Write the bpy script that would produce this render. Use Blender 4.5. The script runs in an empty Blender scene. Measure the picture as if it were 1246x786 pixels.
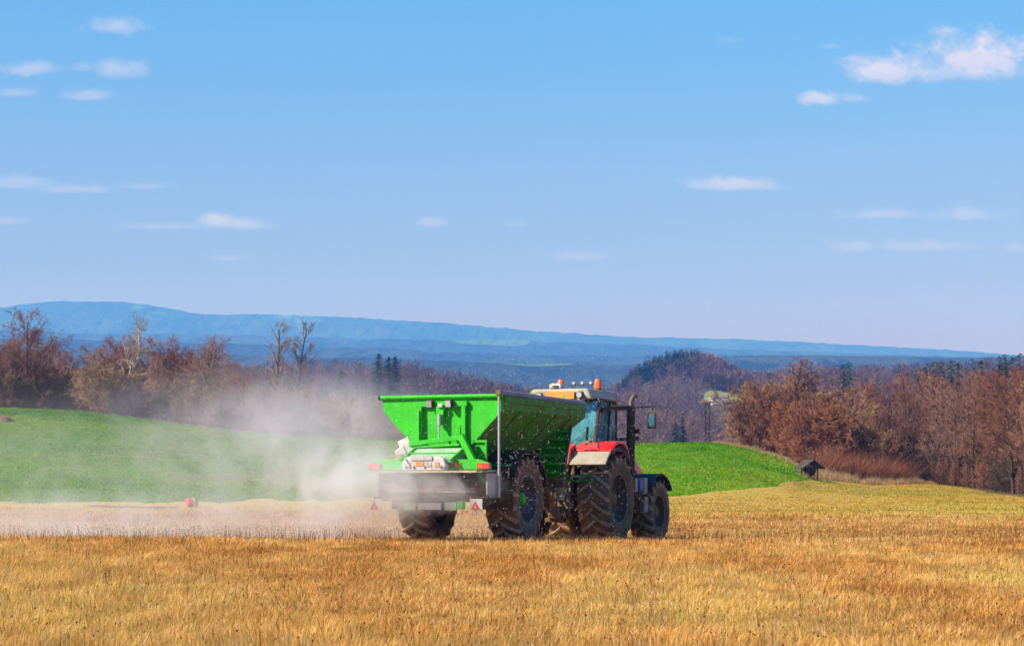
import bpy, math, random
import numpy as np
from mathutils import Vector, Matrix

C = bpy.context.scene
COL = C.collection
R = math.radians
rng = np.random.default_rng(7)
random.seed(7)

# ------------------------------------------------------------------ camera, world, sun, exposure
EYE = 1.54
FPX = 2835.0          # focal length in photo pixels (photo is 1246 wide)
def at(px, py, Y):    # photo pixel at distance Y -> world point
    return Vector(((px - 623) / FPX * Y, Y, EYE + (560 - py) / FPX * Y))

cam = bpy.data.cameras.new("camera")
cam_o = bpy.data.objects.new("camera", cam)
COL.objects.link(cam_o)
cam.sensor_width = 36
cam.lens = 36 * FPX / 1246
cam.shift_y = (560 - 393) / 1246
cam.clip_start = 0.5
cam.clip_end = 40000
cam.dof.use_dof = True
cam.dof.focus_distance = 47
cam.dof.aperture_fstop = 8
cam_o.location = (0, 0, EYE)
cam_o.rotation_euler = (R(90), 0, 0)
C.camera = cam_o

SUN_AZ = -113.0       # degrees clockwise from +Y
SUN_EL = 36.0
world = bpy.data.worlds.new("World")
C.world = world
world.use_nodes = True
wt = world.node_tree
wt.nodes.clear()
def N(t, typ, ins=None, **kw):
    n = t.nodes.new(typ)
    for k, v in kw.items():
        setattr(n, k, v)
    if ins:
        for k, v in ins.items():
            if isinstance(v, bpy.types.NodeSocket):
                t.links.new(v, n.inputs[k])
            else:
                n.inputs[k].default_value = v
    return n
def M_(t, op, a, b=0.0, c=None, clamp=False):
    ins = {0: a, 1: b}
    if c is not None: ins[2] = c
    return N(t, 'ShaderNodeMath', ins, operation=op, use_clamp=clamp).outputs[0]
def mixc(t, f, a, b, mode='MIX'):
    n = N(t, 'ShaderNodeMix', None, data_type='RGBA', blend_type=mode)
    for k, v in ((0, f), (6, a), (7, b)):
        if isinstance(v, bpy.types.NodeSocket): t.links.new(v, n.inputs[k])
        elif k == 0: n.inputs[k].default_value = v
        else: n.inputs[k].default_value = tuple(v) if len(v) == 4 else (*v, 1)
    return n.outputs[2]

sky = N(wt, 'ShaderNodeTexSky', sky_type='NISHITA', sun_disc=False,
        sun_elevation=R(SUN_EL), sun_rotation=R(SUN_AZ), altitude=300, air_density=1.0, dust_density=0.1, ozone_density=3.0)
SKY_STR = 0.105
hs0 = N(wt, 'ShaderNodeHueSaturation', {'Saturation': 1.35, 'Value': 1.0, 'Color': sky.outputs[0]})
skyt = mixc(wt, 1.0, hs0.outputs[0], (0.86, 0.97, 1.12), 'MULTIPLY')
tc = N(wt, 'ShaderNodeTexCoord')
sp = N(wt, 'ShaderNodeSeparateXYZ', {0: tc.outputs['Generated']})
el = N(wt, 'ShaderNodeMapRange', {0: sp.outputs[2], 1: 0.0, 2: 0.25, 3: 0.0, 4: 1.0}).outputs[0]
rp = N(wt, 'ShaderNodeValToRGB', {0: el})      # the sky near the horizon is a duller lavender blue
rp.color_ramp.elements[0].position = 0.2; rp.color_ramp.elements[0].color = (.60, .30, .56, 1)
rp.color_ramp.elements[1].position = 0.85; rp.color_ramp.elements[1].color = (1, .98, .98, 1)
e_ = rp.color_ramp.elements.new(0.52); e_.color = (.97, .67, .73, 1)
skyt = mixc(wt, 1.0, skyt, rp.outputs[0], 'MULTIPLY')
yy = M_(wt, 'MAXIMUM', sp.outputs[1], 0.02)
cu = M_(wt, 'DIVIDE', sp.outputs[0], yy)
cv = M_(wt, 'DIVIDE', sp.outputs[2], yy)
cvec = N(wt, 'ShaderNodeCombineXYZ', {0: cu, 1: M_(wt, 'MULTIPLY', cv, 1.25), 2: 0.0}).outputs[0]
nz1 = N(wt, 'ShaderNodeTexNoise', {'Vector': cvec, 'Scale': 105.0, 'Detail': 8.0, 'Roughness': 0.68})
nz2 = N(wt, 'ShaderNodeTexNoise', {'Vector': cvec, 'Scale': 40.0, 'Detail': 3.0, 'Roughness': 0.5})
# small fair-weather clouds: (px, py, half width, height above base, opacity)
CLOUDS = [(136, 34, 36, 15, .62), (36, 86, 40, 12, .6), (145, 86, 30, 17, .58), (100, 84, 18, 7, .3), (18, 114, 22, 8, .45), (107, 118, 30, 9, .5),
          (24, 224, 46, 10, .45), (95, 232, 52, 7, .42), (172, 228, 36, 6, .4), (8, 270, 24, 6, .4), (262, 270, 26, 12, .75), (295, 274, 34, 11, .6),
          (205, 276, 74, 7, .34), (280, 315, 26, 5, .3), (522, 272, 24, 8, .45), (626, 274, 18, 5, .3), (712, 313, 40, 8, .4),
          (1082, 88, 56, 24, 1.0), (1186, 76, 78, 38, 1.0), (1150, 92, 90, 14, .6), (996, 122, 26, 12, .85), (1036, 121, 20, 8, .5),
          (886, 50, 16, 4, .22), (1010, 57, 18, 5, .3), (888, 226, 58, 12, .75), (1072, 262, 42, 9, .5), (1172, 263, 48, 10, .5),
          (1040, 302, 30, 9, .45), (1130, 301, 72, 9, .45), (1238, 303, 20, 8, .4), (1060, 182, 44, 4, .16)]
acc = None; accs = None
edge = M_(wt, 'MULTIPLY_ADD', nz1.outputs[0], 1.5, -0.75)
edge = M_(wt, 'ADD', edge, M_(wt, 'MULTIPLY_ADD', nz2.outputs[0], 0.8, -0.4))
for (px, py, w, h, op) in CLOUDS:
    w *= 1.18; h *= 1.12
    du = M_(wt, 'MULTIPLY', M_(wt, 'SUBTRACT', cu, (px - 623) / FPX), FPX / w)
    dv0 = M_(wt, 'SUBTRACT', cv, (560 - py) / FPX)
    up = M_(wt, 'MULTIPLY', M_(wt, 'MAXIMUM', dv0, 0.0), FPX / h)
    dn = M_(wt, 'MULTIPLY', M_(wt, 'MINIMUM', dv0, 0.0), FPX / (h * 0.55))
    d2 = M_(wt, 'ADD', M_(wt, 'MULTIPLY', du, du), M_(wt, 'ADD', M_(wt, 'MULTIPLY', up, up), M_(wt, 'MULTIPLY', dn, dn)))
    m = M_(wt, 'SUBTRACT', 1.0, M_(wt, 'SQRT', d2))
    m = M_(wt, 'ADD', M_(wt, 'ADD', m, 0.08), M_(wt, 'MULTIPLY', edge, 1.3))
    m = M_(wt, 'MULTIPLY', m, 1.35, clamp=True)
    m = M_(wt, 'MULTIPLY', m, op)
    s = M_(wt, 'MULTIPLY', m, M_(wt, 'MULTIPLY_ADD', dv0, FPX / h * 0.7, 0.55, clamp=True))
    acc = m if acc is None else M_(wt, 'MAXIMUM', acc, m)
    accs = s if accs is None else M_(wt, 'MAXIMUM', accs, s)
front = M_(wt, 'GREATER_THAN', sp.outputs[1], 0.1)
acc = M_(wt, 'MULTIPLY', M_(wt, 'MULTIPLY', acc, 0.9), front)
lit = mixc(wt, accs, (3.2, 3.8, 5.6), (5.6, 5.1, 6.2))
skyc = mixc(wt, acc, skyt, lit)
bg = N(wt, 'ShaderNodeBackground', {'Color': skyc, 'Strength': SKY_STR})
wo = N(wt, 'ShaderNodeOutputWorld')
wt.links.new(bg.outputs[0], wo.inputs[0])

sun = bpy.data.lights.new("sun", 'SUN')
sun.energy = 5.0
sun.angle = R(0.53)
sun.color = (1.0, 0.93, 0.82)
sun_o = bpy.data.objects.new("sun", sun)
COL.objects.link(sun_o)
sd = Vector((math.sin(R(SUN_AZ)) * math.cos(R(SUN_EL)), math.cos(R(SUN_AZ)) * math.cos(R(SUN_EL)), math.sin(R(SUN_EL))))
sun_o.rotation_euler = sd.to_track_quat('Z', 'Y').to_euler()
sun_o.location = (-20, -10, 30)

C.view_settings.view_transform = 'Standard'
C.view_settings.look = 'None'
C.view_settings.gamma = 1
C.view_settings.use_curve_mapping = False
C.view_settings.exposure = 0.6
C.render.engine = 'CYCLES'
C.cycles.use_denoising = True
C.cycles.max_bounces = 6
C.cycles.diffuse_bounces = 2
C.cycles.glossy_bounces = 3
C.cycles.transmission_bounces = 4
C.cycles.transparent_max_bounces = 12
C.cycles.volume_bounces = 2
C.cycles.volume_max_steps = 48
C.cycles.use_adaptive_sampling = True

# ------------------------------------------------------------------ object helpers
def tag(o, label=None, cat=None, group=None, kind=None):
    if label: o['label'] = label
    if cat: o['category'] = cat
    if group: o['group'] = group
    if kind: o['kind'] = kind
    return o
def empty(name, loc=(0, 0, 0), rot=(0, 0, 0), parent=None):
    o = bpy.data.objects.new(name, None)
    o.empty_display_size = 0.3
    COL.objects.link(o)
    o.location = loc; o.rotation_euler = rot
    if parent: o.parent = parent
    return o
def np_mesh(name, V, F, mat, col=None, parent=None, smooth=False, link=True):
    V = np.asarray(V, dtype=np.float32); F = np.asarray(F, dtype=np.int32)
    me = bpy.data.meshes.new(name)
    k = F.shape[1]
    me.vertices.add(len(V)); me.vertices.foreach_set('co', V.ravel())
    me.loops.add(F.size); me.loops.foreach_set('vertex_index', F.ravel())
    me.polygons.add(len(F)); me.polygons.foreach_set('loop_start', np.arange(0, F.size, k, dtype=np.int32))
    me.polygons.foreach_set('use_smooth', np.full(len(F), smooth))
    me.update(calc_edges=True)
    if col is not None:
        a = me.color_attributes.new('col', 'FLOAT_COLOR', 'POINT')
        c = np.ones((len(V), 4), dtype=np.float32); c[:, :3] = col
        a.data.foreach_set('color', c.ravel())
    if mat: me.materials.append(mat)
    if not link: return me
    o = bpy.data.objects.new(name, me); COL.objects.link(o)
    if parent: o.parent = parent
    return o

class MB:
    """collects shapes, then links them as ONE mesh object"""
    def __init__(s): s.v = []; s.f = []
    def add(s, vs, fs, mat=None):
        b = len(s.v)
        if mat is not None: vs = [tuple(mat @ Vector(v)) for v in vs]
        s.v += [tuple(v) for v in vs]; s.f += [tuple(i + b for i in f) for f in fs]
        return s
    def box(s, c, d, rot=None):
        x, y, z = d[0] / 2, d[1] / 2, d[2] / 2
        vs = [(i * x, j * y, k * z) for i in (-1, 1) for j in (-1, 1) for k in (-1, 1)]
        fs = [(0, 1, 3, 2), (4, 6, 7, 5), (0, 4, 5, 1), (2, 3, 7, 6), (0, 2, 6, 4), (1, 5, 7, 3)]
        m = Matrix.Translation(c)
        if rot:
            from mathutils import Euler
            m = m @ Euler([R(a) for a in rot]).to_matrix().to_4x4()
        return s.add(vs, fs, m)
    def hexa(s, pts):   # 8 points: bottom 4 ccw, top 4 ccw
        return s.add(pts, [(3, 2, 1, 0), (4, 5, 6, 7), (0, 1, 5, 4), (1, 2, 6, 5), (2, 3, 7, 6), (3, 0, 4, 7)])
    def tube(s, pts, r, n=8, cap=True, taper=None):
        pts = [Vector(p) for p in pts]
        rs = r if isinstance(r, (list, tuple)) else [r] * len(pts)
        base = len(s.v); prev = None
        for i, p in enumerate(pts):
            d = (pts[min(i + 1, len(pts) - 1)] - pts[max(i - 1, 0)]).normalized()
            if prev is None:
                a = d.orthogonal().normalized()
            else:
                a = (prev - d * prev.dot(d)).normalized()
            prev = a; b = d.cross(a)
            for k in range(n):
                t = 2 * math.pi * k / n
                s.v.append(tuple(p + (a * math.cos(t) + b * math.sin(t)) * rs[i]))
        for i in range(len(pts) - 1):
            for k in range(n):
                k2 = (k + 1) % n
                s.f.append((base + i * n + k, base + i * n + k2, base + (i + 1) * n + k2, base + (i + 1) * n + k))
        if cap:
            s.f.append(tuple(base + k for k in range(n))[::-1])
            s.f.append(tuple(base + (len(pts) - 1) * n + k for k in range(n)))
        return s
    def bar(s, p0, p1, w, h):   # rectangular beam between two points, w across, h up-ish
        p0 = Vector(p0); p1 = Vector(p1); d = (p1 - p0).normalized()
        up = Vector((0, 0, 1))
        if abs(d.z) > 0.95: up = Vector((0, 1, 0))
        a = d.cross(up).normalized() * (w / 2); b = a.cross(d).normalized() * (h / 2)
        q = [p0 - a - b, p0 + a - b, p0 + a + b, p0 - a + b]
        return s.hexa([tuple(v) for v in q] + [tuple(v + (p1 - p0)) for v in q])
    def lathe(s, prof, n=32, axis='X', c=(0, 0, 0), closed=False):
        base = len(s.v); m = len(prof)
        for k in range(n):
            t = 2 * math.pi * k / n; ct, st = math.cos(t), math.sin(t)
            for (x, r) in prof:
                if axis == 'X': p = (x, r * ct, r * st)
                elif axis == 'Z': p = (r * ct, r * st, x)
                else: p = (r * ct, x, r * st)
                s.v.append((p[0] + c[0], p[1] + c[1], p[2] + c[2]))
        for k in range(n):
            k2 = (k + 1) % n
            for i in range(m if closed else m - 1):
                i2 = (i + 1) % m
                s.f.append((base + k * m + i, base + k * m + i2, base + k2 * m + i2, base + k2 * m + i))
        return s
    def prism(s, poly, axis, lo, hi):   # polygon extruded along an axis
        def P(a, b, t): return {'X': (t, a, b), 'Y': (a, t, b), 'Z': (a, b, t)}[axis]
        n = len(poly); b = len(s.v)
        s.v += [P(a, c, lo) for a, c in poly] + [P(a, c, hi) for a, c in poly]
        s.f.append(tuple(b + i for i in range(n))[::-1]); s.f.append(tuple(b + n + i for i in range(n)))
        for i in range(n):
            j = (i + 1) % n
            s.f.append((b + i, b + j, b + n + j, b + n + i))
        return s
    def arc(s, cy, cz, r, a0, a1, x0, x1, th=0.02, n=20, rfun=None, xfun=None):   # shell over a wheel; angle 0 = rearward (-Y), 90 = up
        base = len(s.v)
        for i in range(n + 1):
            t = i / n; a = R(a0 + (a1 - a0) * t)
            rr = r if rfun is None else rfun(t)
            xa, xb = (x0, x1) if xfun is None else xfun(t)
            for q in (rr, rr + th):
                y = cy - q * math.cos(a); z = cz + q * math.sin(a)
                s.v += [(xa, y, z), (xb, y, z)]
        for i in range(n):
            b = base + i * 4; e = b + 4
            s.f += [(b, b + 1, e + 1, e), (b + 2, e + 2, e + 3, b + 3), (b, e, e + 2, b + 2), (b + 1, b + 3, e + 3, e + 1)]
        b = base; e = base + n * 4
        s.f += [(b, b + 2, b + 3, b + 1), (e, e + 1, e + 3, e + 2)]
        return s
    def build(s, name, mat, parent=None, bevel=0.0, smooth=False, loc=None):
        me = bpy.data.meshes.new(name)
        me.from_pydata(s.v, [], s.f); me.update()
        import bmesh
        bm = bmesh.new(); bm.from_mesh(me); bmesh.ops.recalc_face_normals(bm, faces=bm.faces[:]); bm.to_mesh(me); bm.free()
        me.materials.append(mat)
        o = bpy.data.objects.new(name, me); COL.objects.link(o)
        if parent: o.parent = parent
        if loc: o.location = loc
        if smooth:
            for p in me.polygons: p.use_smooth = True
            try: me.set_sharp_from_angle(angle=R(38))
            except Exception: pass
        if bevel > 0:
            b = o.modifiers.new('bevel', 'BEVEL'); b.width = bevel; b.segments = 2; b.limit_method = 'ANGLE'; b.angle_limit = R(40)
        return o
def copy_tree(o, parent=None):
    c = o.copy(); COL.objects.link(c); c.parent = parent
    for ch in [x for x in o.children]: copy_tree(ch, c)
    return c

# ------------------------------------------------------------------ materials
def mat(name):
    m = bpy.data.materials.new(name); m.use_nodes = True
    t = m.node_tree; t.nodes.clear()
    out = N(t, 'ShaderNodeOutputMaterial')
    return m, t, out
def paint(name, c, rough=0.4, dirt=0.35, dirtc=(0.22, 0.16, 0.10), metal=0.0, scale=3.0, coat=0.0, spots=0.0, streak=0.0, streakc=(.45, .55, .40)):
    m, t, out = mat(name)
    g = N(t, 'ShaderNodeTexCoord').outputs['Object']
    n1 = N(t, 'ShaderNodeTexNoise', {'Vector': g, 'Scale': scale, 'Detail': 7.0, 'Roughness': 0.68}).outputs[0]
    n2 = N(t, 'ShaderNodeTexNoise', {'Vector': g, 'Scale': scale * 9, 'Detail': 4.0, 'Roughness': 0.7}).outputs[0]
    f = M_(t, 'MULTIPLY_ADD', M_(t, 'ADD', n1, M_(t, 'MULTIPLY', n2, 0.5)), 3.2, -2.2 + dirt, clamp=True)
    f = M_(t, 'MULTIPLY', f, min(1, 0.35 + dirt))
    base = mixc(t, f, c, dirtc)
    if streak > 0:
        gs = N(t, 'ShaderNodeVectorMath', {0: g, 1: (9.0, 9.0, 0.7)}, operation='MULTIPLY').outputs[0]
        n4 = N(t, 'ShaderNodeTexNoise', {'Vector': gs, 'Scale': 1.0, 'Detail': 5.0, 'Roughness': 0.7}).outputs[0]
        n5 = N(t, 'ShaderNodeTexNoise', {'Vector': g, 'Scale': 1.3, 'Detail': 3.0}).outputs[0]
        fs = M_(t, 'MULTIPLY', M_(t, 'MULTIPLY_ADD', n4, 4.0, -1.9, clamp=True), M_(t, 'MULTIPLY_ADD', n5, 3.0, -1.1, clamp=True))
        base = mixc(t, M_(t, 'MULTIPLY', fs, streak), base, streakc)
    if spots > 0:
        n3 = N(t, 'ShaderNodeTexNoise', {'Vector': g, 'Scale': 30.0, 'Detail': 2.0, 'Roughness': 0.5}).outputs[0]
        base = mixc(t, M_(t, 'MULTIPLY', M_(t, 'GREATER_THAN', n3, 0.66), spots), base, (0.75, 0.78, 0.75))
    bs = N(t, 'ShaderNodeBsdfPrincipled', {'Base Color': base, 'Metallic': metal, 'Roughness': M_(t, 'MULTIPLY_ADD', f, 0.5, rough, clamp=True), 'Coat Weight': coat, 'Specular IOR Level': 0.35})
    bmp = N(t, 'ShaderNodeBump', {'Height': n2, 'Strength': 0.12, 'Distance': 0.01})
    t.links.new(bmp.outputs[0], bs.inputs['Normal'])
    t.links.new(bs.outputs[0], out.inputs[0])
    return m
m_green = paint('green_paint', (0.022, 0.50, 0.003), 0.45, 0.2, (0.03, 0.27, 0.015), streak=.4, streakc=(.22, .52, .16))
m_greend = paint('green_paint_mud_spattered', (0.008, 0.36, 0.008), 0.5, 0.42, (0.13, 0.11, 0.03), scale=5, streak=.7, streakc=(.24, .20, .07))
m_red = paint('red_paint', (0.72, 0.010, 0.012), 0.35, 0.12, (0.34, 0.12, 0.08), coat=0.3)
m_grey = paint('dusty_grey_plastic', (0.42, 0.38, 0.31), 0.55, 0.4, (0.30, 0.24, 0.16))
m_roof = paint('roof_plastic', (0.50, 0.46, 0.34), 0.5, 0.35, (0.30, 0.26, 0.2))
m_cream = paint('cream_trim', (0.60, 0.50, 0.30), 0.5, 0.4)
m_white = paint('white_plate', (0.66, 0.66, 0.66), 0.5, 0.45, (0.40, 0.37, 0.33), scale=6)
m_black = paint('black_plastic', (0.022, 0.020, 0.018), 0.55, 0.5, (0.10, 0.07, 0.04))
m_navy = paint('navy_plastic', (0.010, 0.014, 0.024), 0.5, 0.25, (0.08, 0.07, 0.06))
m_steel = paint('galvanised_steel', (0.55, 0.55, 0.56), 0.35, 0.25, (0.3, 0.26, 0.2), metal=0.7)
m_iron = paint('muddy_iron', (0.06, 0.042, 0.028), 0.7, 0.75, (0.22, 0.13, 0.06), scale=6)
m_tyre = paint('tyre_rubber', (0.042, 0.028, 0.018), 0.85, 0.75, (0.22, 0.13, 0.065), scale=3.5)
m_lug = paint('tyre_lug_dust', (0.06, 0.042, 0.027), 0.85, 0.9, (0.38, 0.27, 0.16), scale=2.5)
m_rimb = paint('blue_grey_rim', (0.15, 0.19, 0.24), 0.5, 0.55, (0.17, 0.12, 0.08))
m_rimd = paint('dark_rim', (0.11, 0.10, 0.095), 0.5, 0.6, (0.17, 0.11, 0.06))
m_orange = paint('beacon_orange', (0.95, 0.16, 0.01), 0.25, 0.05, coat=0.5)
m_amber = paint('amber_panel', (0.66, 0.25, 0.004), 0.5, 0.06)
m_lred = paint('red_lens', (0.75, 0.03, 0.02), 0.2, 0.15, coat=0.5)
m_lamp = paint('lamp_glass', (0.62, 0.64, 0.66), 0.15, 0.2, metal=0.3)
m_blue = paint('blue_label', (0.04, 0.16, 0.55), 0.4, 0.2)
m_tarp = paint('grey_tarp', (0.30, 0.32, 0.38), 0.6, 0.3)
m_skirt = paint('rubber_skirt', (0.10, 0.10, 0.10), 0.6, 0.6, (0.34, 0.32, 0.29), scale=2)

def glass_mat():
    m, t, out = mat('tinted_cab_glass')
    tr = N(t, 'ShaderNodeBsdfTransparent', {'Color': (0.30, 0.66, 0.68, 1)})
    gl = N(t, 'ShaderNodeBsdfGlossy', {'Color': (0.8, 0.95, 1, 1), 'Roughness': 0.06})
    df = N(t, 'ShaderNodeBsdfDiffuse', {'Color': (0.10, 0.33, 0.36, 1)})
    g = N(t, 'ShaderNodeTexCoord').outputs['Object']
    n1 = N(t, 'ShaderNodeTexNoise', {'Vector': g, 'Scale': 5.0, 'Detail': 6.0, 'Roughness': 0.7}).outputs[0]
    a = N(t, 'ShaderNodeMixShader', {0: M_(t, 'MULTIPLY_ADD', n1, 2.6, -.65, clamp=True), 1: tr.outputs[0], 2: df.outputs[0]})
    b = N(t, 'ShaderNodeMixShader', {0: 0.08, 1: a.outputs[0], 2: gl.outputs[0]})
    t.links.new(b.outputs[0], out.inputs[0])
    return m
m_glass = glass_mat()

def attr_mat(name, rough=0.8, transl=0.0, var=0.25, scale=0.0):
    m, t, out = mat(name)
    a = N(t, 'ShaderNodeAttribute', attribute_name='col').outputs['Color']
    c = a
    if scale > 0:
        g = N(t, 'ShaderNodeNewGeometry').outputs['Position']
        n1 = N(t, 'ShaderNodeTexNoise', {'Vector': g, 'Scale': scale, 'Detail': 3.0}).outputs[0]
        c = mixc(t, M_(t, 'MULTIPLY', n1, var), a, (0.1, 0.05, 0.03))
    d = N(t, 'ShaderNodeBsdfDiffuse', {'Color': c, 'Roughness': 0.5})
    s = d.outputs[0]
    if transl > 0:
        tl = N(t, 'ShaderNodeBsdfTranslucent', {'Color': c})
        s = N(t, 'ShaderNodeMixShader', {0: transl, 1: d.outputs[0], 2: tl.outputs[0]}).outputs[0]
    t.links.new(s, out.inputs[0])
    return m
m_blade = attr_mat('dry_grass_blades', transl=0.35)
m_leafy = attr_mat('leafy_mass', transl=0.15)
m_twigs = attr_mat('far_twigs')

def ground_mat(name, cols, scales, bump=0.3, bdist=0.05, stretch=(1, 1, 1)):
    """cols: base colour then (colour, threshold low, high) layers on noises of the given scales"""
    m, t, out = mat(name)
    g = N(t, 'ShaderNodeNewGeometry').outputs['Position']
    g = N(t, 'ShaderNodeVectorMath', {0: g, 1: stretch}, operation='MULTIPLY').outputs[0]
    c = None; base = cols[0]; h = None
    for (lc, lo, hi), sc in zip(cols[1:], scales):
        n1 = N(t, 'ShaderNodeTexNoise', {'Vector': g, 'Scale': sc, 'Detail': 6.0, 'Roughness': 0.65}).outputs[0]
        f = N(t, 'ShaderNodeMapRange', {0: n1, 1: lo, 2: hi, 3: 0.0, 4: 1.0}, interpolation_type='SMOOTHSTEP').outputs[0]
        base = mixc(t, f, base, lc)
        h = n1
    bs = N(t, 'ShaderNodeBsdfPrincipled', {'Base Color': base, 'Roughness': 0.95, 'Specular IOR Level': 0.1})
    bmp = N(t, 'ShaderNodeBump', {'Height': h, 'Strength': bump, 'Distance': bdist})
    t.links.new(bmp.outputs[0], bs.inputs['Normal'])
    t.links.new(bs.outputs[0], out.inputs[0])
    return m
m_dry = ground_mat('dry_grass_soil', [(0.52, 0.28, 0.075), ((0.42, 0.19, 0.05), .42, .6), ((0.60, 0.38, 0.11), .5, .68), ((0.26, 0.13, 0.04), .55, .75)],
                   [0.25, 0.9, 14.0], 0.8, 0.1)
m_mown = ground_mat('mown_meadow', [(0.50, 0.35, 0.055), ((0.56, 0.36, 0.09), .42, .6), ((0.20, 0.25, 0.03), .55, .68), ((0.30, 0.22, 0.05), .5, .7)],
                    [0.10, 0.16, 6.0], 0.6, 0.06, (0.35, 1, 1))
m_crop = ground_mat('young_green_crop', [(0.10, 0.26, 0.002), ((0.15, 0.33, 0.004), .42, .62), ((0.21, 0.17, 0.02), .56, .72), ((0.045, 0.12, 0.002), .5, .65)],
                    [0.05, 0.35, 5.0], 0.8, 0.09, (1, 1, 1))
m_floor = ground_mat('leaf_litter', [(0.16, 0.085, 0.04), ((0.28, 0.17, 0.08), .45, .6), ((0.09, 0.10, 0.03), .55, .7), ((0.08, 0.04, 0.02), .5, .7)],
                     [0.2, 0.5, 4.0], 0.8, 0.15)
m_valley = ground_mat('valley_ground', [(0.10, 0.075, 0.05), ((0.15, 0.11, 0.06), .45, .6), ((0.10, 0.13, 0.04), .58, .66), ((0.06, 0.05, 0.04), .5, .7)],
                      [0.004, 0.006, 0.15], 0.6, 2.0)
m_farh = ground_mat('far_forest_hills', [(0.036, 0.050, 0.040), ((0.06, 0.075, 0.05), .46, .58), ((0.14, 0.21, 0.08), .64, .68), ((0.02, 0.03, 0.026), .48, .62)],
                    [0.0011, 0.0008, 0.014], 0.9, 30.0, (1, 0.28, 1))
m_soil = ground_mat('bare_soil', [(0.17, 0.10, 0.06), ((0.25, 0.16, 0.09), .4, .6)], [3.0], 0.6, 0.05)

# ------------------------------------------------------------------ terrain
Ucol = np.array([-900, 0, 103, 189, 280, 349, 493, 640, 710, 755, 780, 820, 861, 905, 964, 985, 1062, 1126, 1246, 2100], float)
def zp(y, Y): return EYE + (560 - y) / FPX * Y
nU = len(Ucol)
zc = np.interp(Ucol, [-900, 0, 103, 189, 280, 349, 493, 640, 780, 861], [9.0, 6.1, 5.8, 5.0, 4.15, 3.66, 3.16, 2.95, 2.8, 2.9])
def ux(us, zs): return np.interp(Ucol, us, zs)
right = Ucol >= 700
def row_h(f, rv):
    l = -.33 + f * (zc + .33)
    r = ux([780, 861, 905, 964, 985, 1062, 1126, 1246, 2100], rv)
    w = np.clip((Ucol - 640) / 140, 0, 1)
    return l * (1 - w) + r * w
rows = [(2, 0 * zc), (30, 0 * zc), (45.3, 0 * zc - .0), (48, 0 * zc - .10), (51, 0 * zc - .23), (54, 0 * zc - .34), (60, 0 * zc - .45), (72, 0 * zc - .42), (87, 0 * zc - .34),
        (110, row_h(.20, [-.17, -.17, -.2, -.25, -.3, -.35, -.35, -.4, -.5])),
        (140, row_h(.50, [1.35, 1.4, 1.1, .6, .1, -.3, -.35, -.55, -.9])),
        (170, row_h(.80, [2.8, 2.98, 2.6, 1.7, .85, -.14, -.15, -.7, -1.2])),
        (200, row_h(1.0, [2.6, 2.7, 2.3, 1.6, 1.0, -.1, -.2, -.9, -1.5])),
        (240, np.where(Ucol < 700, zc - 1.2, ux([700, 861, 985, 1062, 2100], [1.3, 1.0, .2, -.5, -1.5]))),
        (300, np.where(Ucol < 700, zc - 6, -4.0)),
        (380, 0 * zc - 15),
        (450, ux([0, 640, 780, 900, 1246], [-14, -12, -6, -6, -6])),
        (600, ux([0, 640, 780, 861, 964, 1246], [0, 2, 7, 4, 2, 8])),
        (800, ux([0, 280, 493, 600, 660, 780, 861, 964, 1246], [24, 26, 26, 22, 16, 13, 10, 22, 28])),
        (1000, ux([0, 280, 493, 640, 755, 780, 861, 905, 964, 1246], [26, 30, 30, 21, 22, 28, 27, 28, 31, 31])),
        (1150, ux([0, 493, 640, 700, 755, 780, 820, 850, 885, 905, 964, 1246], [18, 20, 12, 16, 32, 43, 50, 51, 44, 37, 34, 35])),
        (1500, 0 * zc + 14), (2000, 0 * zc + 20), (2700, 0 * zc + 75),
        (3500, ux([0, 350, 640, 750, 900, 1246], [zp(418, 3500), zp(428, 3500), zp(438, 3500), zp(440, 3500), zp(432, 3500), zp(432, 3500)])),
        (4300, 0 * zc + 150),
        (5600, ux([0, 400, 700, 1246], [zp(410, 5600), zp(420, 5600), zp(430, 5600), zp(432, 5600)])),
        (6500, 0 * zc + 260),
        (8000, ux([0, 300, 640, 900, 1246], [zp(392, 8000), zp(405, 8000), zp(413, 8000), zp(424, 8000), zp(436, 8000)])),
        (9200, 0 * zc + 330)]
RA = ([-900, 0, 60, 150, 200, 240, 320, 470, 560, 650, 780, 900, 1040, 1150, 1246, 2100],
      [376, 367, 358, 358, 366, 375, 375, 383, 389, 398, 405, 408, 416, 422, 430, 450])
for Yr, k in ((11000, 1.0), (13500, .75)):
    rows.append((Yr, np.array([k * zp(np.interp(u, *RA), Yr) for u in Ucol])))
TY = np.log(np.array([r[0] for r in rows])); TZ = np.array([r[1] for r in rows])
GU = np.linspace(-900, 2100, 601); GS = np.linspace(TY[0], TY[-1], 900)
tmp = np.array([np.interp(GU, Ucol, r) for r in TZ])
tmp[-2] = [zp(np.interp(u, *RA), 11000) for u in GU]; tmp[-1] = [.75 * zp(np.interp(u, *RA), 13500) for u in GU]
GZ = np.array([np.interp(GS, TY, tmp[:, j]) for j in range(len(GU))]).T      # [s, u]
def blur(a, s, ax):
    k = np.exp(-0.5 * (np.arange(-3 * s, 3 * s + 1) / s) ** 2); k /= k.sum()
    p = np.apply_along_axis(lambda v: np.convolve(np.pad(v, 3 * s, mode='edge'), k, 'valid'), ax, a)
    return p
GZs = blur(blur(GZ, 3, 0), 2, 1)
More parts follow.
